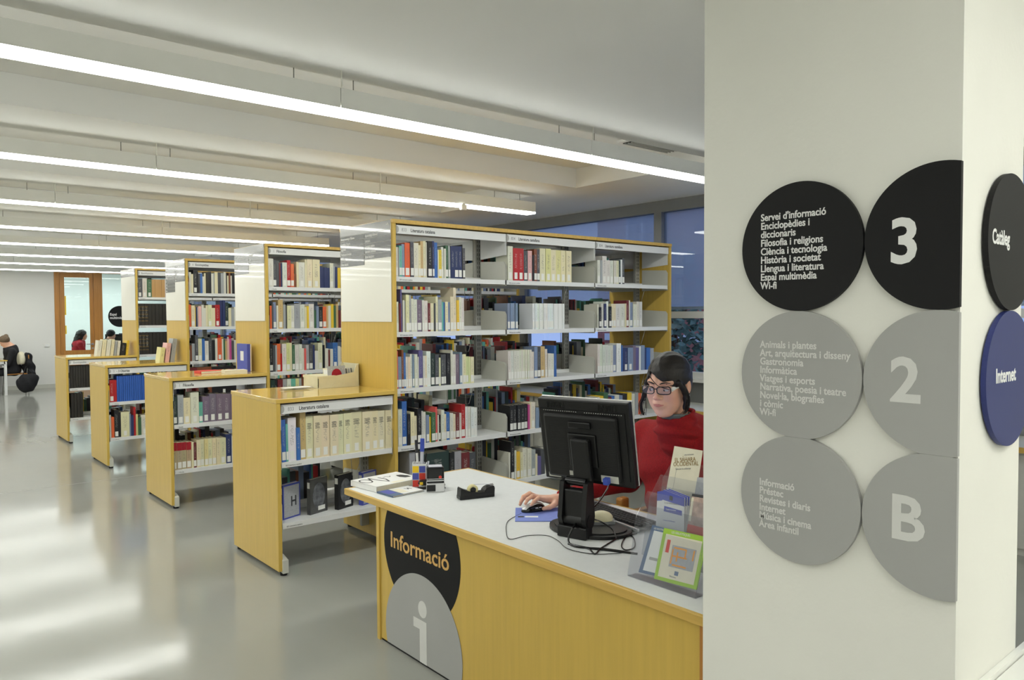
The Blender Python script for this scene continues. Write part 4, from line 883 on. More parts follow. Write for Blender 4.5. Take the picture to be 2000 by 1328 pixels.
for k in range(36):
    if k < 17 or k > 19: sl_.box(-.185+k*.0105, -.181+k*.0105, .030, .0312, .130, .133)
mpart(sl_, 'vent_dots', 'silver', pb).__setitem__('kind', 'stuff')
m = MB(); m.bbox(-.05, .055, .047, .060, .068, .098, .005); mpart(m, 'handle_recess', 'blackg'); m = MB(); m.bbox(-.068, .066, .046, .056, -.10, .045, .006); mpart(m, 'mount_plate', 'black')
m = MB(); m.bbox(-.045, .040, .055, .085, -.165, .03, .008); mpart(m, 'hinge_cover', 'black')
m = MB(); m.box(-.155, -.075, .0484, .0496, -.158, -.128); mpart(m, 'port_plate', 'steel'); m = MB(); m.box(.045, .075, .0484, .0496, -.145, -.125); mpart(m, 'port_plate', 'steel')
m = MB(); m.bbox(-.118, -.094, .049, .075, -.160, -.132, .003); vg = mpart(m, 'video_plug', 'blue')
m = MB(); m.box(.135, .195, .0262, .0272, -.172, -.146); mpart(m, 'type_label', 'steel')
# stand: hinge barrel, column, foot
T0 = mloc(0, (.022, 0, 0)) @ Matrix.Diagonal((.92, 1, 1, 1))
m = MB(); m.cyl((-.052, .070, .945), (.052, .070, .945), .018, n=20); mpart(m, 'hinge_barrel', 'blackg', mt=T0)
m = MB(); m.prism([(.050, .955), (.098, .945), (.118, .80), (.105, .765), (.045, .765), (.035, .80)], 'x', -.072, -.050); m.prism([(.050, .955), (.098, .945), (.118, .80), (.105, .765), (.045, .765), (.035, .80)], 'x', .050, .072); m.bbox(-.05, .05, .05, .098, .79, .915, .006); mpart(m, 'column', 'black', mt=T0)
m = MB(); m.cyl((-.075, .075, .785), (.075, .075, .785), .030, n=20); mpart(m, 'lower_hinge', 'black', mt=T0)
base = [(.205*math.cos(a), -.05+.15*math.sin(a)*(1.0 if math.sin(a) > 0 else .75)) for a in [q*2*math.pi/40 for q in range(40)]]
m = MB(); m.prism(base, 'z', ZD+.0006, ZD+.014); m.prism([(x*.88, -.05+(y+.05)*.85) for x, y in base], 'z', ZD+.014, ZD+.020); mpart(m, 'foot_plate', 'black', mt=T0)
m = MB(); m.bbox(-.075, .075, .06, .118, ZD+.001, ZD+.050, .005); mpart(m, 'cable_box', 'black', mt=T0)
# keyboard
kb = thing('keyboard', 'black keyboard with silver front rim behind the monitor stand', 'keyboard', (.635, -2.27, ZD+.0005), math.radians(-98))
m = MB(); m.bbox(-.225, .225, -.075, .075, .006, .020, .004); m.build('case', 'black', kb); m = MB(); m.bbox(-.226, .226, -.083, -.073, .008, .022, .002); m.build('silver_rim', 'silver', kb)
km = MB(); km.bbox(0, .016, 0, .016, 0, .009, .002); kme = km.mesh('key', 'blackm')
for r in range(5):
    for c in range(22): link('key', kme, kb, (-.215+c*.0193, -.058+r*.0225, .020))
for sx_ in (-.2, .18): box('foot', sx_, sx_+.02, .05, .065, 0, .008, 'black', kb)
# white hand scanner on cradle
sc_ = thing('hand_scanner', 'ivory and grey handheld scanner resting on the monitor foot', 'scanner', tuple(at(1172, 1030)+Vector((0, 0, .022))), math.radians(-38))
V, F = nets(lambda X, Y, Z: np.maximum(sm(ell(X, Y, Z, (.005, 0, .018), (.052, .034, .034)), cap(X, Y, Z, (-.03, 0, .012), (-.07, .01, .01), .02, .018), .02), .004-Z), (-.1, -.05, -.01), (.08, .05, .07), .004)
netmesh('head', [(V, F)], ['ivory'], parent=sc_)
m = MB(); m.prism([(-.05, -.036), (.062, -.030), (.066, .028), (-.05, .034)], 'z', -.002, .010); m.build('grey_base', 'alu', sc_)
# cables
def cable(label, pts, r=.0028, z=ZD+.003, mt='blackg'):
    P = [Vector(at(p[0], p[1], p[2] if len(p) > 2 else z)) for p in pts]; Q = []
    for i in range(len(P)-1):
        p0, p1, p2, p3 = P[max(i-1, 0)], P[i], P[i+1], P[min(i+2, len(P)-1)]
        for k in range(6):
            t = k/6; Q.append(.5*((2*p1)+(p2-p0)*t+(2*p0-5*p1+4*p2-p3)*t*t+(3*p1-p0-3*p2+p3)*t**3))
    Q.append(P[-1]); b = MB(); b.tube(Q, r, 7); return b.build('cable', mt, label=label, category='cable')
cable('thin mouse cable running left in a wide bend on the desk', [(1018, 1003), (992, 1018), (989, 1040), (997, 1053), (1030, 1046), (1068, 1046), (1090, 1056), (1110, 1072), (1160, 1082), (1215, 1080)], .0016)
cable('video cable curving down from the blue plug behind the monitor', [(1192, 940, ZD+.14), (1183, 960, ZD+.12), (1165, 985, ZD+.09), (1140, 1005, ZD+.07), (1120, 1030, ZD+.055), (1110, 1055, ZD+.01), (1125, 1068), (1180, 1072), (1238, 1080)], .0042)
cable('black cable bowing over the ivory scanner', [(1150, 1012, ZD+.04), (1172, 1018, ZD+.065), (1196, 1034, ZD+.045), (1204, 1052, ZD+.026)], .003)
cable('thick black cable along the desk to the leaflet holder', [(1110, 1062), (1145, 1070), (1190, 1075), (1245, 1082)], .005)
cable('looped black cable right of the monitor foot', [(1244, 1042), (1222, 1050), (1214, 1066), (1222, 1074), (1238, 1070), (1240, 1058), (1232, 1046), (1200, 1038)], .0028)
cable('crossed black cable before the monitor foot', [(1205, 1052), (1175, 1070), (1162, 1082), (1150, 1072), (1125, 1066)], .0036)
# ---------------- leaflet holder
TA = math.tan(math.radians(13))
def tier(k): return .145+.062*k
def UT(px, py, x0):   # intersection with the leaning plane x = x0+(z-ZD)*TA
    d = ray(px, py); n = np.array([1, 0, -TA]); t = ((x0-ZD*TA)-(CAM@n))/(d@n); return Vector(CAM+d*t)
lh = thing('brochure_holder', 'clear acrylic three-tier brochure holder at the desk end by the pillar', 'holder', (0, 0, 0))
YA, YBb = -2.795, -3.085
def slab(b, x0, z0, z1, ya, yb, th=.0022):
    a = x0+(z0-ZD)*TA; c = x0+(z1-ZD)*TA
    b.add([(a, ya, z0), (a+th, ya, z0), (a+th, yb, z0), (a, yb, z0), (c, ya, z1), (c+th, ya, z1), (c+th, yb, z1), (c, yb, z1)], [(0, 3, 2, 1), (4, 5, 6, 7), (0, 1, 5, 4), (1, 2, 6, 5), (2, 3, 7, 6), (3, 0, 4, 7)])
for k in range(3):
    b = MB(); zt = [1.0, 1.05, 1.095][k]; z0 = ZD+.002+.06*k; x0 = tier(k)
    slab(b, x0, z0, zt, YA, YBb)                       # back sheet
    slab(b, x0-.045, z0, z0+.17, YA, YBb)              # front sheet
    for yy in (YA, YBb):
        def xx(x, z): return x+(z-ZD)*TA
        b.prism([(xx(x0-.045, z0), z0), (xx(x0, z0), z0), (xx(x0, zt), zt), (xx(x0-.02, zt-.03), zt-.03), (xx(x0-.045, z0+.17), z0+.17)], 'y', yy, yy+.0022) if False else b.add([(xx(x0-.045, z0), yy, z0), (xx(x0, z0), yy, z0), (xx(x0, zt), yy, zt), (xx(x0-.045, z0+.2), yy, z0+.2), (xx(x0-.045, z0), yy+.002, z0), (xx(x0, z0), yy+.002, z0), (xx(x0, zt), yy+.002, zt), (xx(x0-.045, z0+.2), yy+.002, z0+.2)], [(0, 1, 2, 3), (7, 6, 5, 4), (0, 4, 5, 1), (1, 5, 6, 2), (2, 6, 7, 3), (3, 7, 4, 0)])
    b.box(x0-.045+(z0-ZD)*TA, x0+(z0-ZD)*TA, YBb, YA, z0-.002, z0)
    b.build('pocket', 'acrylic', lh)
def sheet(name, label, quadpx, x0, mt, th=.003, cat='leaflet', grp='leaflets in the acrylic holder'):
    """upright leaflet lying on a leaning pocket; quad = TL,TR,BR,BL pixels"""
    P = [UT(px, py, x0) for px, py in quadpx]; n = Vector((-1, 0, TA)).normalized()
    t = thing(name, label, cat, tuple((P[3]+P[2])/2), group=grp); o = (P[3]+P[2])/2
    V = [p-o for p in P]; b = MB(); b.add([tuple(v) for v in V]+[tuple(v-n*th) for v in V], [(0, 3, 2, 1), (4, 5, 6, 7), (0, 4, 7, 3), (1, 2, 6, 5), (0, 1, 5, 4), (3, 7, 6, 2)]); b.build('paper', mt, t)
    def sub(nm, u0, u1, v0, v1, m_, lift=.0005):
        def Q(u, v): return (V[3]*(1-u)+V[2]*u)*(1-v)+(V[0]*(1-u)+V[1]*u)*v
        c = [Q(u0, v0)+n*lift, Q(u1, v0)+n*lift, Q(u1, v1)+n*lift, Q(u0, v1)+n*lift]; b = MB(); b.add([tuple(v) for v in c]+[tuple(v-n*lift*.9) for v in c], [(0, 1, 2, 3), (0, 4, 5, 1), (1, 5, 6, 2), (2, 6, 7, 3), (3, 7, 4, 0)]); return b.build(nm, m_, t)
    ux = (V[2]-V[3]).normalized(); uy = (V[0]-V[3]).normalized()
    def txt(s, size, u, v, m_, sx=.85, w=.0, lift=.0009):
        q = (V[3]*(1-u)+V[2]*u)*(1-v)+(V[0]*(1-u)+V[1]*u)*v+n*lift; yd = (n.cross(ux)).normalized(); return letters('lettering', s, size, q, ux, yd, m_, t, sx=sx, weight=w, depth=.0002)
    return t, sub, txt
t, sub, txt = sheet('leaflet', 'cream leaflet titled EL SÀHARA OCCIDENTAL standing highest in the holder', [(1317, 871), (1372, 880), (1356, 985), (1296, 985)], tier(2)-.02, 'card')
txt('EL SÀHARA', .0215, .12, .73, 'gold_ink'); txt('OCCIDENTAL', .0215, .10, .655, 'gold_ink', .82); txt('Guia per la solidaritat', .009, .2, .60, 'inkgrey'); txt('guia de lectura', .008, .42, .865, 'inkgrey'); sub('fold_line', .22, .225, .0, .62, 'inkgrey')
for k in range(3):
    t, sub, txt = sheet('leaflet', ['front', 'second', 'third'][k]+' of the blue-headed white library leaflets in the middle tier', [(1296+5*k, 956+3*k-4*k), (1337+5*k, 972-k), (1336+4*k, 1040), (1287+4*k, 1032)], tier(1)-.030+.007*k, 'letter', .004)
    sub('blue_header', 0, 1, .74, 1, 'indigo', .0006)
    if k == 0:
        sub('emblem', .32, .46, .79, .91, 'ink', .0009); txt('Carnet de la biblioteca', .0085, .10, .66, 'inkgrey'); sub('blue_band', .12, .9, .46, .60, 'indigo', .0007); txt("Targeta de préstec", .007, .2, .51, 'letter'); txt('Consorci de biblioteques', .006, .14, .22, 'indigo')
t, sub, txt = sheet('leaflet', 'blue-edged leaflet peeping out left of the blue-headed leaflets', [(1284, 960), (1300, 958), (1296, 1032), (1281, 1030)], tier(1)-.012, 'letter'); sub('blue_header', 0, 1, .74, 1, 'indigo')
t, sub, txt = sheet('leaflet', 'photo brochure with dark head and orange foot beside the pillar', [(1352, 964), (1392, 970), (1384, 1052), (1341, 1040)], tier(1)-.034, 'pinkprint'); sub('dark_header', 0, .6, .93, 1, 'ink'); sub('orange_band', 0, 1, .02, .22, 'redp'); sub('pale_side', 0, .12, .3, .9, 'card')
t, sub, txt = sheet('leaflet', 'faded photo print behind the cream leaflet next to the pillar', [(1362, 932), (1392, 934), (1388, 975), (1355, 975)], tier(2)-.028, 'greyprint')
t, sub, txt = sheet('leaflet', 'slate bordered leaflet with grey pen picture in the front tier', [(1274, 1025), (1320, 1037), (1300, 1130), (1247, 1117)], tier(0)-.020, 'slate'); sub('white_field', .14, 1, .06, .90, 'letter', .0006); txt('LES NOSTRES', .009, .12, .925, 'letter'); m = MB()
sub('pen_picture', .25, .8, .30, .36, 'signgrey', .0009)
t, sub, txt = sheet('leaflet', 'lime green bordered leaflet with orange peg picture, front of the holder', [(1297, 1031), (1381, 1049), (1360, 1152), (1277, 1130)], tier(0)-.036, 'lime', .004); sub('cream_field', .08, .92, .07, .90, 'card', .0006); txt('LES BIBLIOTEQUES', .011, .2, .93, 'letter'); sub('grey_board', .28, .84, .30, .72, 'greyprint', .0009)
for (a, b, c, d) in ((.33, .62, .66, .69), (.30, .33, .36, .64), (.42, .45, .42, .60), (.30, .66, .50, .53), (.36, .68, .33, .36), (.78, .81, .50, .70), (.6, .63, .52, .68)): sub('peg_line', a, b, c, d, 'orange', .0013)
sub('red_shape', .14, .22, .55, .80, 'redp', .0009); sub('emblem', .45, .54, .16, .24, 'slate', .0009); txt('Biblioteca', .008, .35, .11, 'inkgrey')

# ================================================================ THE LIBRARIAN
HS = 1.10; TH = math.radians(190.5)
fwdv = np.array([math.cos(TH), math.sin(TH), 0]); leftv = np.array([-math.sin(TH), math.cos(TH), 0]); pit = math.radians(7)
hx = fwdv*math.cos(pit)+np.array([0, 0, -math.sin(pit)]); hz = fwdv*math.sin(pit)+np.array([0, 0, math.cos(pit)]); hy = leftv
bridge = np.array(UD(1283.7, 759.0, 3.34)); HC = bridge-hx*(.098*HS)-hz*(.008*HS)
HM = Matrix(((hx[0]*HS, hy[0]*HS, hz[0]*HS, HC[0]), (hx[1]*HS, hy[1]*HS, hz[1]*HS, HC[1]), (hx[2]*HS, hy[2]*HS, hz[2]*HS, HC[2]), (0, 0, 0, 1)))
def toW(V): return (np.array(HC)+HS*(V[:, :1]*hx+V[:, 1:2]*hy+V[:, 2:3]*hz))
def head_sdf(X, Y, Z, ears=True):
    A = np.abs(Y)
    d = ell(X, Y, Z, (-.012, 0, .034), (.098, .076, .092))
    d = sm(d, ell(X, Y, Z, (.030, 0, -.018), (.062, .057, .080)), .03)
    d = sm(d, ell(X, Y, Z, (.038, 0, -.064), (.050, .040, .048)), .03)
    d = sm(d, ell(X, Y, Z, (.066, 0, -.098), (.022, .024, .018)), .022)          # chin
    d = sm(d, cap(X, A, Z, (-.005, .050, -.040), (.050, .024, -.094), .015, .012), .025)   # jaw
    d = sm(d, ell(X, A, Z, (.060, .042, -.026), (.024, .024, .026)), .022); d = sm(d, ell(X, A, Z, (.048, .034, -.058), (.026, .026, .030)), .02)          # cheek
    d = sm(d, cap(X, A, Z, (.088, .012, .030), (.070, .050, .030), .008, .008), .014)  # brow
    d = -sm(-d, ell(X, A, Z, (.106, .032, .010), (.022, .022, .014)), .012)        # eye socket
    d = sm(d, ell(X, A, Z, (.0735, .031, .008), (.0150, .0165, .0125)), .004)     # lids over the eye
    d = sm(d, np.maximum(ell(X, A, Z, (.0762, .031, .0035), (.0142, .0150, .0142)), .0055-Z), .0015)
    d = sm(d, cap(X, Y, Z, (.092, 0, .016), (.1065, 0, -.022), .0065, .0080), .012) # nose
    d = sm(d, ell(X, Y, Z, (.1065, 0, -.0275), (.0125, .0125, .0095)), .007); d = sm(d, ell(X, A, Z, (.099, .0130, -.0305), (.010, .0065, .0065)), .005)
    d = -sm(-d, ell(X, A, Z, (.104, .006, -.0380), (.005, .0032, .0028))*1.0, .002)
    d = sm(d, ell(X, Y, Z, (.086, 0, -.057), (.019, .026, .017)), .014)           # mouth mound
    d = -sm(-d, np.maximum(np.abs(Z+.0585+.06*A*A/.02*.3)-.0006, np.maximum(A-.022, .09-X)), .0022)
    if ears:
        d = sm(d, np.maximum(ell(X, A, Z, (-.012, .079, .000), (.019, .010, .031)), -ell(X, A, Z, (-.008, .090, .002), (.012, .008, .022))), .005)
    d = sm(d, cap(X, Y, Z, (-.028, 0, -.05), (-.050, 0, -.20), .050, .056), .03)
    return d
pw = thing('person', 'seated woman in red turtleneck and black-rimmed glasses using the computer', 'person', (1.0, -2.38, .0))
Mi = pw.matrix_world  # objects below are built in world coordinates and parented with an inverse offset
def toP(o):
    o.parent = pw; o.matrix_parent_inverse = Matrix.Translation((-1.0, 2.38, 0)); return o
V1, F1 = nets(head_sdf, (-.13, -.10, -.21), (.135, .10, .14), .0028)
# hand on the mouse (world coordinates, metres)
def hand_sdf(pts):
    def f(X, Y, Z):
        W_, K = pts['wrist'], pts['knuckles']; d = cap(X, Y, Z, pts['elbow'], W_, .036, .0255)
        pal = None
        for k in K: c = cap(X, Y, Z, W_, k, .0165, .0125); pal = c if pal is None else sm(pal, c, .016)
        d = sm(d, pal, .018)
        fg = None
        for ch in pts['fingers']: c = chain(X, Y, Z, ch, [.0108, .0098, .0088, .0074], .004); fg = c if fg is None else np.minimum(fg, c)
        d = sm(d, fg, .006); d = sm(d, chain(X, Y, Z, pts['thumb'], [.018, .0125, .0112, .0088], .006), .010); return d
    return f
KN = [(.478, -1.948, .770), (.474, -1.925, .776), (.476, -1.902, .775), (.484, -1.880, .766)]
HP = dict(elbow=(.80, -1.97, .775), wrist=(.565, -1.935, .752), knuckles=KN,
          fingers=[[KN[0], (.440, -1.950, .784), (.416, -1.946, .772), (.404, -1.942, .757)], [KN[1], (.430, -1.920, .790), (.404, -1.915, .778), (.392, -1.912, .760)],
                   [KN[2], (.440, -1.888, .796), (.410, -1.878, .784), (.398, -1.872, .760)], [KN[3], (.450, -1.858, .778), (.430, -1.846, .760), (.420, -1.842, .738)]],
          thumb=[(.545, -1.950, .748), (.515, -1.975, .744), (.487, -1.975, .738), (.462, -1.962, .733)])
V2, F2 = nets(hand_sdf(HP), (.36, -2.03, .70), (.72, -1.81, .84), .0032)
def mir(p): return (p[0]+.20, -2.46-(p[1]+1.92), p[2]-.125)
HL_ = dict(elbow=(.95, -2.60, .69), wrist=mir(HP['wrist']), knuckles=[mir(k) for k in KN], fingers=[[mir(q) for q in c] for c in HP['fingers']], thumb=[mir(q) for q in HP['thumb']])
V3, F3 = nets(hand_sdf(HL_), (.54, -2.66, .56), (.98, -2.34, .74), .0045)
SH = dict(R=(.985, -2.145, 1.045), L=(.985, -2.625, 1.045))
def torso_sdf(X, Y, Z, g=0.0):
    d = ell(X, Y, Z, (1.00, -2.385, .90), (.135+g, .235+g, .27+g)); d = sm(d, ell(X, Y, Z, (1.03, -2.385, .68), (.14+g, .235+g, .22+g)), .06)
    d = sm(d, cap(X, Y, Z, SH['R'], SH['L'], .062+g), .06)
    d = sm(d, ell(X, np.abs(Y+2.385), Z, (.935, .07, .92), (.05+g, .10+g, .08+g)), .12)
    return d
def legs_sdf(X, Y, Z):
    B = np.abs(Y+2.385); d = ell(X, Y, Z, (1.05, -2.385, .55), (.15, .19, .12)); d = sm(d, chain(X, B, Z, [(1.02, .09, .54), (.60, .11, .53), (.64, .12, .10)], [.085, .062, .045], .03), .04)
    return sm(d, cap(X, B, Z, (.66, .12, .05), (.50, .13, .035), .042, .034), .02)
V4, F4 = nets(lambda X, Y, Z: sm(torso_sdf(X, Y, Z, -.015), legs_sdf(X, Y, Z), .03), (.38, -2.72, -.01), (1.26, -2.05, 1.15), .016)
def bodymat(C):
    L = C-HC; lx, ly, lz = L@hx/HS, L@hy/HS, L@hz/HS; m = np.zeros(len(C), int)
    ck = (np.abs(np.abs(ly)-.044) < .020) & (np.abs(lz+.030) < .018) & (lx > .045); m[ck] = 0
    return m
body = toP(netmesh('body', [(toW(V1), F1), (V2, F2), (V3, F3), (V4, F4)], ['skin', 'skin_pink'], bodymat)); body.data.materials[0] = M['skin']
# skin: blush and lips sit in the skin itself, placed in head coordinates
def face_skin():
    m = M['skin']; nt = m.node_tree; b = nt.nodes['Principled BSDF']; old = b.inputs['Base Color'].links[0].from_socket
    geo = nt.nodes.new('ShaderNodeTexCoord'); last = old
    for (c, r, col, st) in (((.062, .043, -.030), .034, (206, 116, 104), .55), ((.062, -.043, -.030), .034, (206, 116, 104), .55), ((.112, 0, -.028), .018, (206, 128, 112), .5)):
        w = HC+HS*(hx*c[0]+hy*c[1]+hz*c[2]); v = nt.nodes.new('ShaderNodeVectorMath'); v.operation = 'DISTANCE'; v.inputs[1].default_value = tuple(w-np.array([0, 0, 0])); nt.links.new(geo.outputs['Object'], v.inputs[0])
        r_ = nt.nodes.new('ShaderNodeMapRange'); r_.inputs[1].default_value = 0; r_.inputs[2].default_value = r*HS; r_.inputs[3].default_value = st; r_.inputs[4].default_value = 0; nt.links.new(v.outputs['Value'], r_.inputs[0])
        x = nt.nodes.new('ShaderNodeMix'); x.data_type = 'RGBA'; nt.links.new(r_.outputs[0], x.inputs[0]); nt.links.new(last, x.inputs[6]); x.inputs[7].default_value = lin(col); last = x.outputs[2]
    nt.links.new(last, b.inputs['Base Color']); b.inputs['Subsurface Weight'].default_value = .12; b.inputs['Subsurface Radius'].default_value = (.01, .004, .002)
face_skin()
# lips
def lips_sdf(X, Y, Z):
    A = np.abs(Y); t = np.clip(A/.0235, 0, 1); zc = -.0588-.0012*t
    up = zc+(1-t**1.6)*.0062-.0018*np.exp(-(A/.004)**2)+.0003; lo = zc-(1-t**1.8)*.0075
    m_ = np.maximum(np.maximum(Z-up, lo-Z), np.maximum(A-.0235, .07-X)); bulge = .0022*np.clip(1-t, 0, 1)**.5*np.clip(np.abs(Z-zc)/.002, .3, 1)
    return np.maximum(head_sdf(X, Y, Z, ears=False)-.0006-bulge, m_)
V, F = nets(lips_sdf, (.070, -.028, -.072), (.118, .028, -.048), .0009); toP(netmesh('lips', [(toW(V), F)], ['lips']))
def hpart(m, name, mats): return toP(m.xf(HM).build(name, mats))
# eyes, lashes, brows
for s in (1, -1):
    m = MB(); m.sphere((.0762, .031*s, .0035), .0125, 20, 14); e_ = hpart(m, 'eye', 'eye'); m = MB(); m.sphere((.0832, .0310*s-.0070, -.0008), .0060, 16, 10); hpart(m, 'iris', 'iris')
    m = MB(); m.tube([(.0845, (.031-.0135)*s, .0065), (.0902, (.031-.006)*s, .0085), (.0908, (.031+.003)*s, .0082), (.0855, (.031+.0130)*s, .0045)], [.0006, .0013, .0014, .0007], 6); hpart(m, 'lashes', 'hair')
    m = MB(); m.tube([(.0975, .012*s, .0262), (.0990, .024*s, .0312), (.0935, .038*s, .0335), (.0815, .052*s, .0285)], [.0018, .0030, .0024, .0010], 7); hpart(m, 'eyebrow', 'hair')
# glasses
gl_ = MB(); GZ = .004
def rim(s):
    P = []
    for k in range(29):
        a = 2*math.pi*k/28; ca, sa = math.cos(a), math.sin(a); rx = .0285*(abs(ca)**.55)*(1 if ca > 0 else -1); rz = .0150*(abs(sa)**.62)*(1 if sa > 0 else -1)
        y = .0345+rx; P.append((.1135-.20*max(0, y-.018)**1.0*.55-.1*max(0, y-.03), y*s, GZ+rz+(.0022 if ca > .3 and sa > 0 else 0)))
    return P
for s in (1, -1):
    P = rim(s); gl_.tube(P, .0020, 8, cap=False)
gl_.tube([(.1120, .007, GZ+.005), (.1165, 0, GZ+.0065), (.1120, -.007, GZ+.005)], .0020, 8)
g_ = hpart(gl_, 'glasses', 'blackg')
for s in (1, -1):
    m = MB(); P = [Vector(p) for p in rim(s)[:-1]]; m.add([tuple(p) for p in P]+[tuple(p+Vector((.0008, 0, 0))) for p in P], [tuple(range(28)), tuple(range(28, 56))[::-1]]); o = hpart(m, 'lens', 'lens')
    m = MB(); m.prism([(.1005, GZ-.004), (.1005, GZ+.013), (.082, GZ+.0125), (.066, GZ+.006), (.010, GZ+.005), (.010, GZ+.002), (.066, GZ+.001)], 'y', .0635*s if s > 0 else -.0665, .0665*s if s > 0 else -.0635); m.v = [(v[0], v[1]+s*max(0, .09-v[0])*.115, v[2]) for v in m.v]; o = hpart(m, 'temple_arm', 'white')
for s in (1, -1): m = MB(); m.sphere((-.002, .083*s, -.036), .0068, 14, 10); hpart(m, 'earring', 'pearl')
# hair
def hair_sdf(X, Y, Z):
    out = ell(X, Y, Z, (-.012, 0, .036), (.108, .0865, .104)); out = sm(out, ell(X, Y, Z, (-.028, 0, -.01), (.084, .074, .075)), .02)
    zl = np.where(Y > -.036, .073-(Y+.036)*.67, .074-(-.036-Y)*1.9); sd = np.interp(X, [-.06, -.035, -.02, .02, .045], [-.07, -.055, .018, .012, .012])
    s = np.clip((X-.028)/.028, 0, 1); s = s*s*(3-2*s); mask = (sd*(1-s)+zl*s)-Z
    d = -sm(-out, -mask, .006); d = np.maximum(out, mask*.85)
    part = np.abs(Y+.036-(X-.09)*.1)-.0015; groove = np.maximum(part, -(out+.004)); d = np.maximum(d, -np.maximum(part, np.maximum(-(out+.0035), .02-Z)))
    d = sm(d, ell(X, Y, Z, (-.118, 0, .000), (.034, .040, .038)), .015)
    d = sm(d, chain(X, Y, Z, [(.054, .074, .028), (.034, .082, .000), (.018, .084, -.040), (.022, .074, -.086)], [.010, .011, .0115, .006], .01), .008)
    d = sm(d, chain(X, Y, Z, [(.066, -.058, .045), (.046, -.078, .015), (.036, -.083, -.02)], [.006, .009, .004], .01), .008)
    d = d+.0011*np.sin(230*(Z*.9+Y*.45)+30*X)*np.cos(90*X+140*Y)
    return d
V, F = nets(hair_sdf, (-.165, -.115, -.11), (.12, .115, .16), .003); hr = toP(netmesh('hair', [(toW(V), F)], ['hair']))
m = MB()
def lock(pts, r, n=5, sp=.004, seed=0):
    rs = random.Random(seed)
    for k in range(n):
        o = Vector((rs.uniform(-sp, sp), rs.uniform(-sp, sp), 0)); q = [Vector(p)+o*(1+.8*i/len(pts)) for i, p in enumerate(pts)]; Q = []
        for i in range(len(q)-1):
            p0, p1, p2, p3 = q[max(i-1, 0)], q[i], q[i+1], q[min(i+2, len(q)-1)]
            for j in range(4):
                t = j/4; Q.append(.5*((2*p1)+(p2-p0)*t+(2*p0-5*p1+4*p2-p3)*t*t+(3*p1-p0-3*p2+p3)*t**3))
        Q.append(q[-1]); N = len(Q); m.tube(Q, [r*(1-.75*(i/N)**2) for i in range(N)], 6)
lock([(.050, -.074, .030), (.042, -.084, -.005), (.040, -.096, -.045), (.044, -.110, -.080), (.052, -.098, -.120)], .0021, 16, .006, 1)
lock([(.045, -.078, .010), (.050, -.085, -.040), (.058, -.080, -.085), (.054, -.086, -.118)], .0016, 3, .004, 3)
lock([(.094, -.034, .078), (.106, -.024, .058), (.111, -.004, .036), (.1185, .020, .022), (.112, .045, .014), (.094, .068, .004)], .0014, 4, .0014, 2)
lock([(.040, .083, .02), (.022, .092, -.03), (.018, .086, -.08), (.030, .072, -.105)], .0020, 10, .006, 5)
hpart(m, 'hair_strands', 'hair')
# undershirt collar and sweater
NB = np.array([HC[0]+.045, HC[1]-.006, 0])
cN = lambda z: (NB[0]+.02*(1.18-z)/.1, NB[1], z)
V, F = nets(lambda X, Y, Z: np.maximum(np.abs(cap(X, Y, Z, cN(1.10), cN(1.19), .070, .064))-.004, np.abs(Z-1.15+.0*(X-NB[0]))-.045), (NB[0]-.11, NB[1]-.11, 1.04), (NB[0]+.13, NB[1]+.11, 1.25), .005)
toP(netmesh('undershirt_collar', [(V, F)], ['gauze']))
def sweater_sdf(X, Y, Z):
    d = torso_sdf(X, Y, Z, .014)
    d = sm(d, chain(X, Y, Z, [SH['R'], (1.00, -2.02, .80), (.78, -1.965, .785), (.612, -1.942, .760)], [.070, .058, .046, .037], .03), .03)
    d = sm(d, chain(X, Y, Z, [SH['L'], (1.0, -2.72, .80), (.96, -2.61, .70), (.83, -2.49, .640)], [.070, .058, .050, .038], .03), .03)
    d = sm(d, cap(X, Y, Z, (.96, -2.385, 1.06), cN(1.12), .085, .074), .05)
    nk = sm(cap(X, Y, Z, cN(1.075), cN(1.21), .094, .086), ell(X, Y, Z, cN(1.11), (.112, .112, .034)), .02)
    nk = nk+.0028*np.sin(Z*150+X*40)
    d = sm(d, nk, .012)
    d = np.maximum(d, -np.maximum(cap(X, Y, Z, cN(1.10), cN(1.30), .074, .073), 1.06-Z))
    top = 1.212-.36*np.maximum(0, NB[0]+.03-X); d = np.maximum(d, np.where(np.sqrt((X-NB[0])**2+(Y-NB[1])**2) < .14, Z-top, -9))
    d = np.maximum(d, .60-Z+.1*(X-1)); d = np.maximum(d, -(X-.592))
    fold = .006*np.sin(14*Y+26*Z+9*X)*np.cos(9*Y-13*Z+3)+.004*np.sin(46*Z+22*Y); return d+fold*np.clip((1.05-Z)*6, 0, 1)
V, F = nets(sweater_sdf, (.56, -2.83, .56), (1.22, -1.92, 1.22), .0075); toP(netmesh('sweater', [(V, F)], ['red_knit']))
V, F = nets(lambda X, Y, Z: np.maximum(legs_sdf(X, Y, Z)-.010, Z-.64), (.50, -2.65, .06), (1.26, -2.12, .68), .014); toP(netmesh('trousers', [(V, F)], ['cloth']))
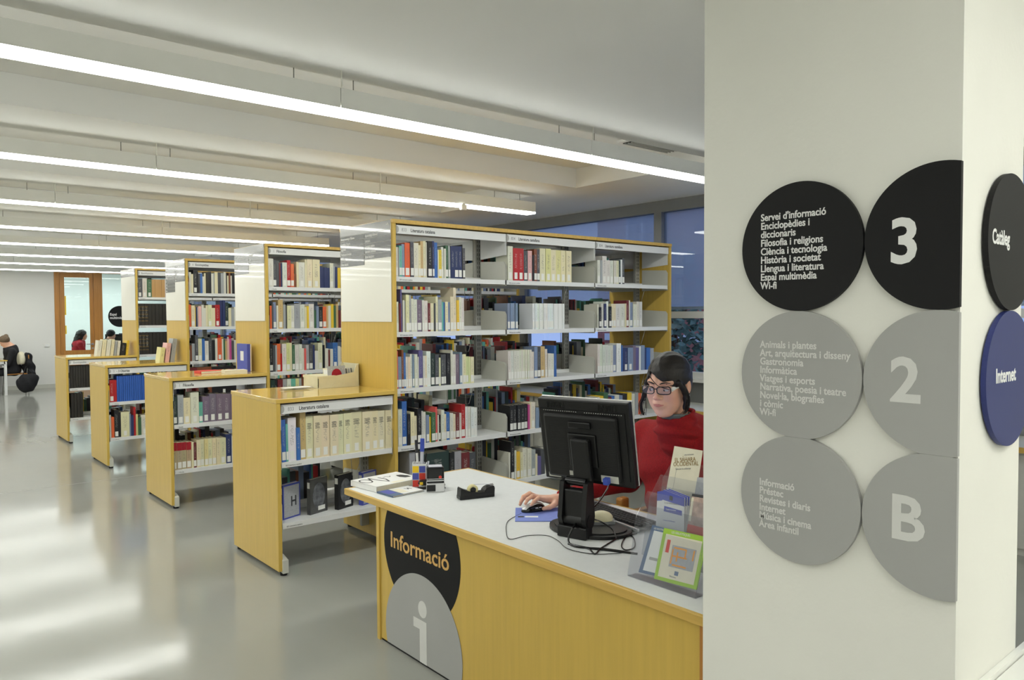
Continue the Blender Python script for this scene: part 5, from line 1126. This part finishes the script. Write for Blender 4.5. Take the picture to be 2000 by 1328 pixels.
# her chair
ch = thing('office_chair', 'wooden-backed swivel chair the woman in red sits on', 'chair', (1.08, -2.385, 0))
V, F = nets(lambda X, Y, Z: np.maximum(np.maximum(np.abs(np.sqrt((X+.10)**2+(Y*.9)**2)-.30)-.010, np.abs(Z-.66)-.10), np.abs(Y)-.24), (-.05, -.40, .52), (.28, .40, .80), .01)
netmesh('backrest', [(V, F)], ['oak'], parent=ch); m = MB(); m.bbox(-.24, .2, -.22, .22, .405, .445, .015); m.build('seat', 'cloth', ch)
m = MB(); m.cyl((0, 0, .10), (0, 0, .40), .025); m.build('gas_column', 'blackm', ch); m = MB(); m.tube([(.1, 0, .41), (.19, 0, .43), (.20, 0, .58)], .014, 8); m.build('back_support', 'blackm', ch)
for k in range(5):
    a = k*2*math.pi/5+.3; b = MB(); b.tube([(0, 0, .11), (.28*math.cos(a), .28*math.sin(a), .06)], [.022, .014], 8); lg = b.build('leg', 'blackm', ch); b = MB(); b.cyl((.28*math.cos(a)-.012, .28*math.sin(a), .028), (.28*math.cos(a)+.012, .28*math.sin(a), .028), .027, n=14); b.build('castor', 'rubber', lg)
for s in (1, -1):
    b = MB(); b.tube([(.02, .25*s, .42), (.03, .31*s, .50), (.03, .31*s, .64)], .012, 8); ar_ = b.build('armrest', 'blackm', ch); b = MB(); b.bbox(-.235, .10, .30*s-.022, .30*s+.022, .645, .665, .006); b.bbox(-.235, -.175, .30*s-.022, .30*s+.022, .665, .745, .012); b.build('arm_pad', 'oak', ar_)

# ================================================================ PEOPLE FARTHER AWAY
def figure(label, loc, rz, top, hairm, coat=None, lean=.35, long_hair=False, bun=False, pitch=None, seat=.45, skirt=None, curly=False):
    """seated reader, local +x is where he or she faces; origin on the floor under the hips"""
    t = thing('person', label, 'person', loc, rz)
    hip = np.array([0, 0, seat+.10]); ch_ = hip+np.array([lean*.42, 0, .40]); nk = ch_+np.array([lean*.25, 0, .10]); hd_ = nk+np.array([.06+lean*.2, 0, .14])
    pl = -(lean*1.1 if pitch is None else pitch); cx_, sx_ = math.cos(pl), math.sin(pl)
    def hl(X, Y, Z): dx, dz = X-hd_[0], Z-hd_[2]; return dx*cx_+dz*sx_, Y, -dx*sx_+dz*cx_
    def body_(X, Y, Z):
        d = head_sdf(*hl(X, Y, Z), ears=False); B = np.abs(Y)
        d = sm(d, cap(X, Y, Z, nk, hd_, .05), .02); d = sm(d, cap(X, Y, Z, hip, ch_, .13, .14), .08); d = sm(d, cap(X, B, Z, ch_+[0, 0, .03], ch_+[0, .17, .02], .06), .05)
        d = sm(d, chain(X, B, Z, [ch_+[0, .19, .01], ch_+[.10, .23, -.25], (ch_[0]+.32, .12, .76)], [.055, .042, .030], .02), .03)
        d = sm(d, cap(X, B, Z, (ch_[0]+.32, .12, .765), (ch_[0]+.40, .09, .765), .026, .02), .01)
        return sm(d, chain(X, B, Z, [(0, .09, seat+.07), (.42, .11, seat+.05), (.42, .11, .08), (.52, .12, .04)], [.085, .065, .045, .04], .03), .05)
    V, F = nets(body_, (-.25, -.34, -.01), (1.0, .34, hd_[2]+.2), .013); netmesh('body', [(V, F)], ['skin'], parent=t)
    V, F = nets(lambda X, Y, Z: np.maximum(np.maximum(body_(X, Y, Z)-.014, Z-(nk[2]+.035+.3*(nk[0]-X))), np.maximum(seat-.06-Z, X-(ch_[0]+.30))), (-.28, -.38, seat-.12), (.9, .38, hd_[2]), .015); netmesh('top', [(V, F)], [top], parent=t)
    V, F = nets(lambda X, Y, Z: np.maximum(np.maximum(body_(X, Y, Z)-.012, Z-(seat+.16)), .08-Z), (-.28, -.30, .05), (.62, .30, seat+.2), .016); netmesh('trousers', [(V, F)], ['cloth'], parent=t)
    def hair_(X, Y, Z):
        x, y, z = hl(X, Y, Z); o = ell(x, y, z, (-.016, 0, .036), (.112, .090, .106)); m_ = np.interp(x, [-.05, -.01, .05, .09], [-.08, -.03, .02, .07])-z; d = np.maximum(o, m_)
        if bun: d = sm(d, ell(x, y, z, (-.10, 0, .085), (.045, .045, .045)), .015)
        if long_hair: d = sm(d, cap(X, Y, Z, hd_+[-.06, 0, .0], hd_+[-.15, 0, -.26], .10, .10), .05)
        if curly: d = d+.008*np.sin(60*X)*np.sin(60*Y+1)*np.sin(60*Z)
        return d
    V, F = nets(hair_, (-.32, -.22, hd_[2]-.42), (hd_[0]+.2, .2, hd_[2]+.22), .010); netmesh('hair', [(V, F)], [hairm], parent=t)
    return t, hd_
GS = 1.0
fx = Vector((.42, 14.85, 0))
figure('student in black sweater with pinned-up hair bending over the table by the back wall', tuple(fx), math.pi, 'cloth', 'hairbrown', lean=.12, pitch=.65, bun=True)[0].scale = (.95, .95, .95)
figure('dark-haired student in black beyond, cut by the left edge of the photo', (-.42, 15.1, 0), 0, 'cloth', 'hair', lean=.45)
m = MB()
def chair(label, loc, rz):
    t = thing('chair', label, 'chair', loc, rz); m = MB(); m.bbox(-.2, .22, -.21, .21, .425, .445, .008); m.build('seat', 'oak', t); m = MB(); m.bbox(-.235, -.215, -.2, .2, .62, .84, .006); m.build('backrest', 'oak', t)
    for x in (-.19, .19):
        for y in (-.18, .18):
            b = MB(); b.tube([(x, y, .425), (x*1.12, y*1.1, 0)], .010, 8); b.build('leg', 'wire', t)
    for y in (-.17, .17): b = MB(); b.tube([(-.19, y, .43), (-.225, y, .84)], .010, 8); b.build('back_post', 'wire', t)
    return t
cchair = chair('metal-legged chair under the student, hung with a black coat', (fx.x+.02, fx.y, 0), math.pi); chair('metal-legged chair under the second student at the left edge', (-.44, 15.1, 0), 0)
ct = thing('coat', 'black coat draped over the student chair back, hanging to the floor', 'coat', (fx.x+.24, fx.y, 0))
V, F = nets(lambda X, Y, Z: sm(ell(X, Y, Z, (0.0, 0, .66), (.09, .25, .24)), ell(X, Y, Z, (.05, 0, .40), (.10, .23, .26)), .05)+.018*np.sin(22*Y+9*Z)+.012*np.sin(30*Z+11*Y), (-.18, -.34, .1), (.25, .34, .98), .014); netmesh('fabric', [(V, F)], ['cloth'], parent=ct)
V, F = nets(lambda X, Y, Z: np.maximum(ell(X, Y, Z, (0, 0, 0), (.09, .20, .17)), -Z-.10)+.006*np.sin(40*Y), (-.12, -.25, -.2), (.12, .25, .2), .014)
cs = link('cream_scarf', None, None, (fx.x+.12, fx.y-.06, .74), None, label='cream knitted shawl between the student and the chair back', category='shawl'); netmesh('fabric', [(V, F)], ['clothw'], parent=cs); cs.name = 'shawl'
bg = thing('bag', 'dark slack bag hanging below the coat behind the chair', 'bag', (fx.x+.20, fx.y-.32, .0))
V, F = nets(lambda X, Y, Z: sm(ell(X, Y, Z, (-.02, 0, .24), (.19, .12, .20)), ell(X, Y, Z, (.10, 0, .34), (.12, .09, .10)), .04)+.008*np.sin(36*X+20*Z), (-.26, -.16, .0), (.28, .16, .5), .014); netmesh('pouch', [(V, F)], ['cloth'], parent=bg); m = MB(); m.tube([(-.1, 0, .38), (-.02, .02, .60), (.1, 0, .42)], .012, 6); m.build('strap', 'cloth', bg)
tb = thing('reading_table', 'beech-topped reading table with white legs at the left edge', 'table', (-.75, 14.55, 0))
m = MB(); m.bbox(-.9, 1.02, -.0, .9, .725, .75, .003); m.build('table_top', 'beech_top', tb); box('apron', -.86, .98, .02, .05, .66, .725, 'steelw', tb); box('apron', -.86, .98, .85, .88, .66, .725, 'steelw', tb)
for x, y in ((.96, .02), (.96, .83), (-.86, .02), (-.86, .83)): box('leg', x, x+.05, y, y+.05, 0, .725, 'steelw', tb)
op = thing('open_book', 'white open book before the student on the reading table', 'book', (-.12, 14.85, .751)); m = MB(); m.prism([(-.15, 0), (.15, 0), (.14, .012), (.02, .016), (0, .008), (-.02, .016), (-.14, .012)], 'y', -.1, .1); m.build('pages', 'letter', op)
# room behind the door
f_, h_ = figure('woman with long curly dark hair and red top seen through the door glass', (2.07, 17.2, 0), math.radians(0), 'clothr', 'hair', lean=.06, long_hair=True, curly=True)
f2_, h2_ = figure('dark-haired person in black at a screen behind the glazing, half hidden', (2.62, 16.75, 0), math.radians(20), 'cloth', 'hair', lean=.1)
t = thing('computer_table', 'long pale table in the room behind the oak door', 'table', (0, 0, 0)); m = MB(); m.bbox(2.25, 5.2, 16.95, 17.75, .71, .74, .003); m.build('table_top', 'white', t)
for x in (2.3, 5.1):
    for y in (17.0, 17.66): box('leg', x, x+.05, y, y+.05, 0, .71, 'steel', t)
t = thing('computer_screen', 'small lit blue screen glowing behind the glazing beside the black round sign', 'monitor', (3.25, 17.15, .741), math.radians(-30)); box('housing', -.24, .24, .0, .03, .10, .48, 'black', t, bev=.006); box('screen', -.22, .22, -.004, .0, .12, .46, 'screen', t); box('neck', -.03, .03, .01, .03, .02, .12, 'black', t); box('foot', -.12, .12, -.06, .09, 0, .02, 'black', t)
t = thing('computer_screen', 'dark screen seen from behind next to the lit blue screen', 'monitor', (2.93, 17.3, .741), math.radians(160)); box('housing', -.2, .2, .0, .04, .10, .46, 'black', t, bev=.006); box('screen', -.18, .18, -.004, .0, .12, .44, 'blackg', t); box('neck', -.03, .03, .01, .03, .02, .12, 'black', t); box('foot', -.12, .12, -.06, .09, 0, .02, 'black', t)
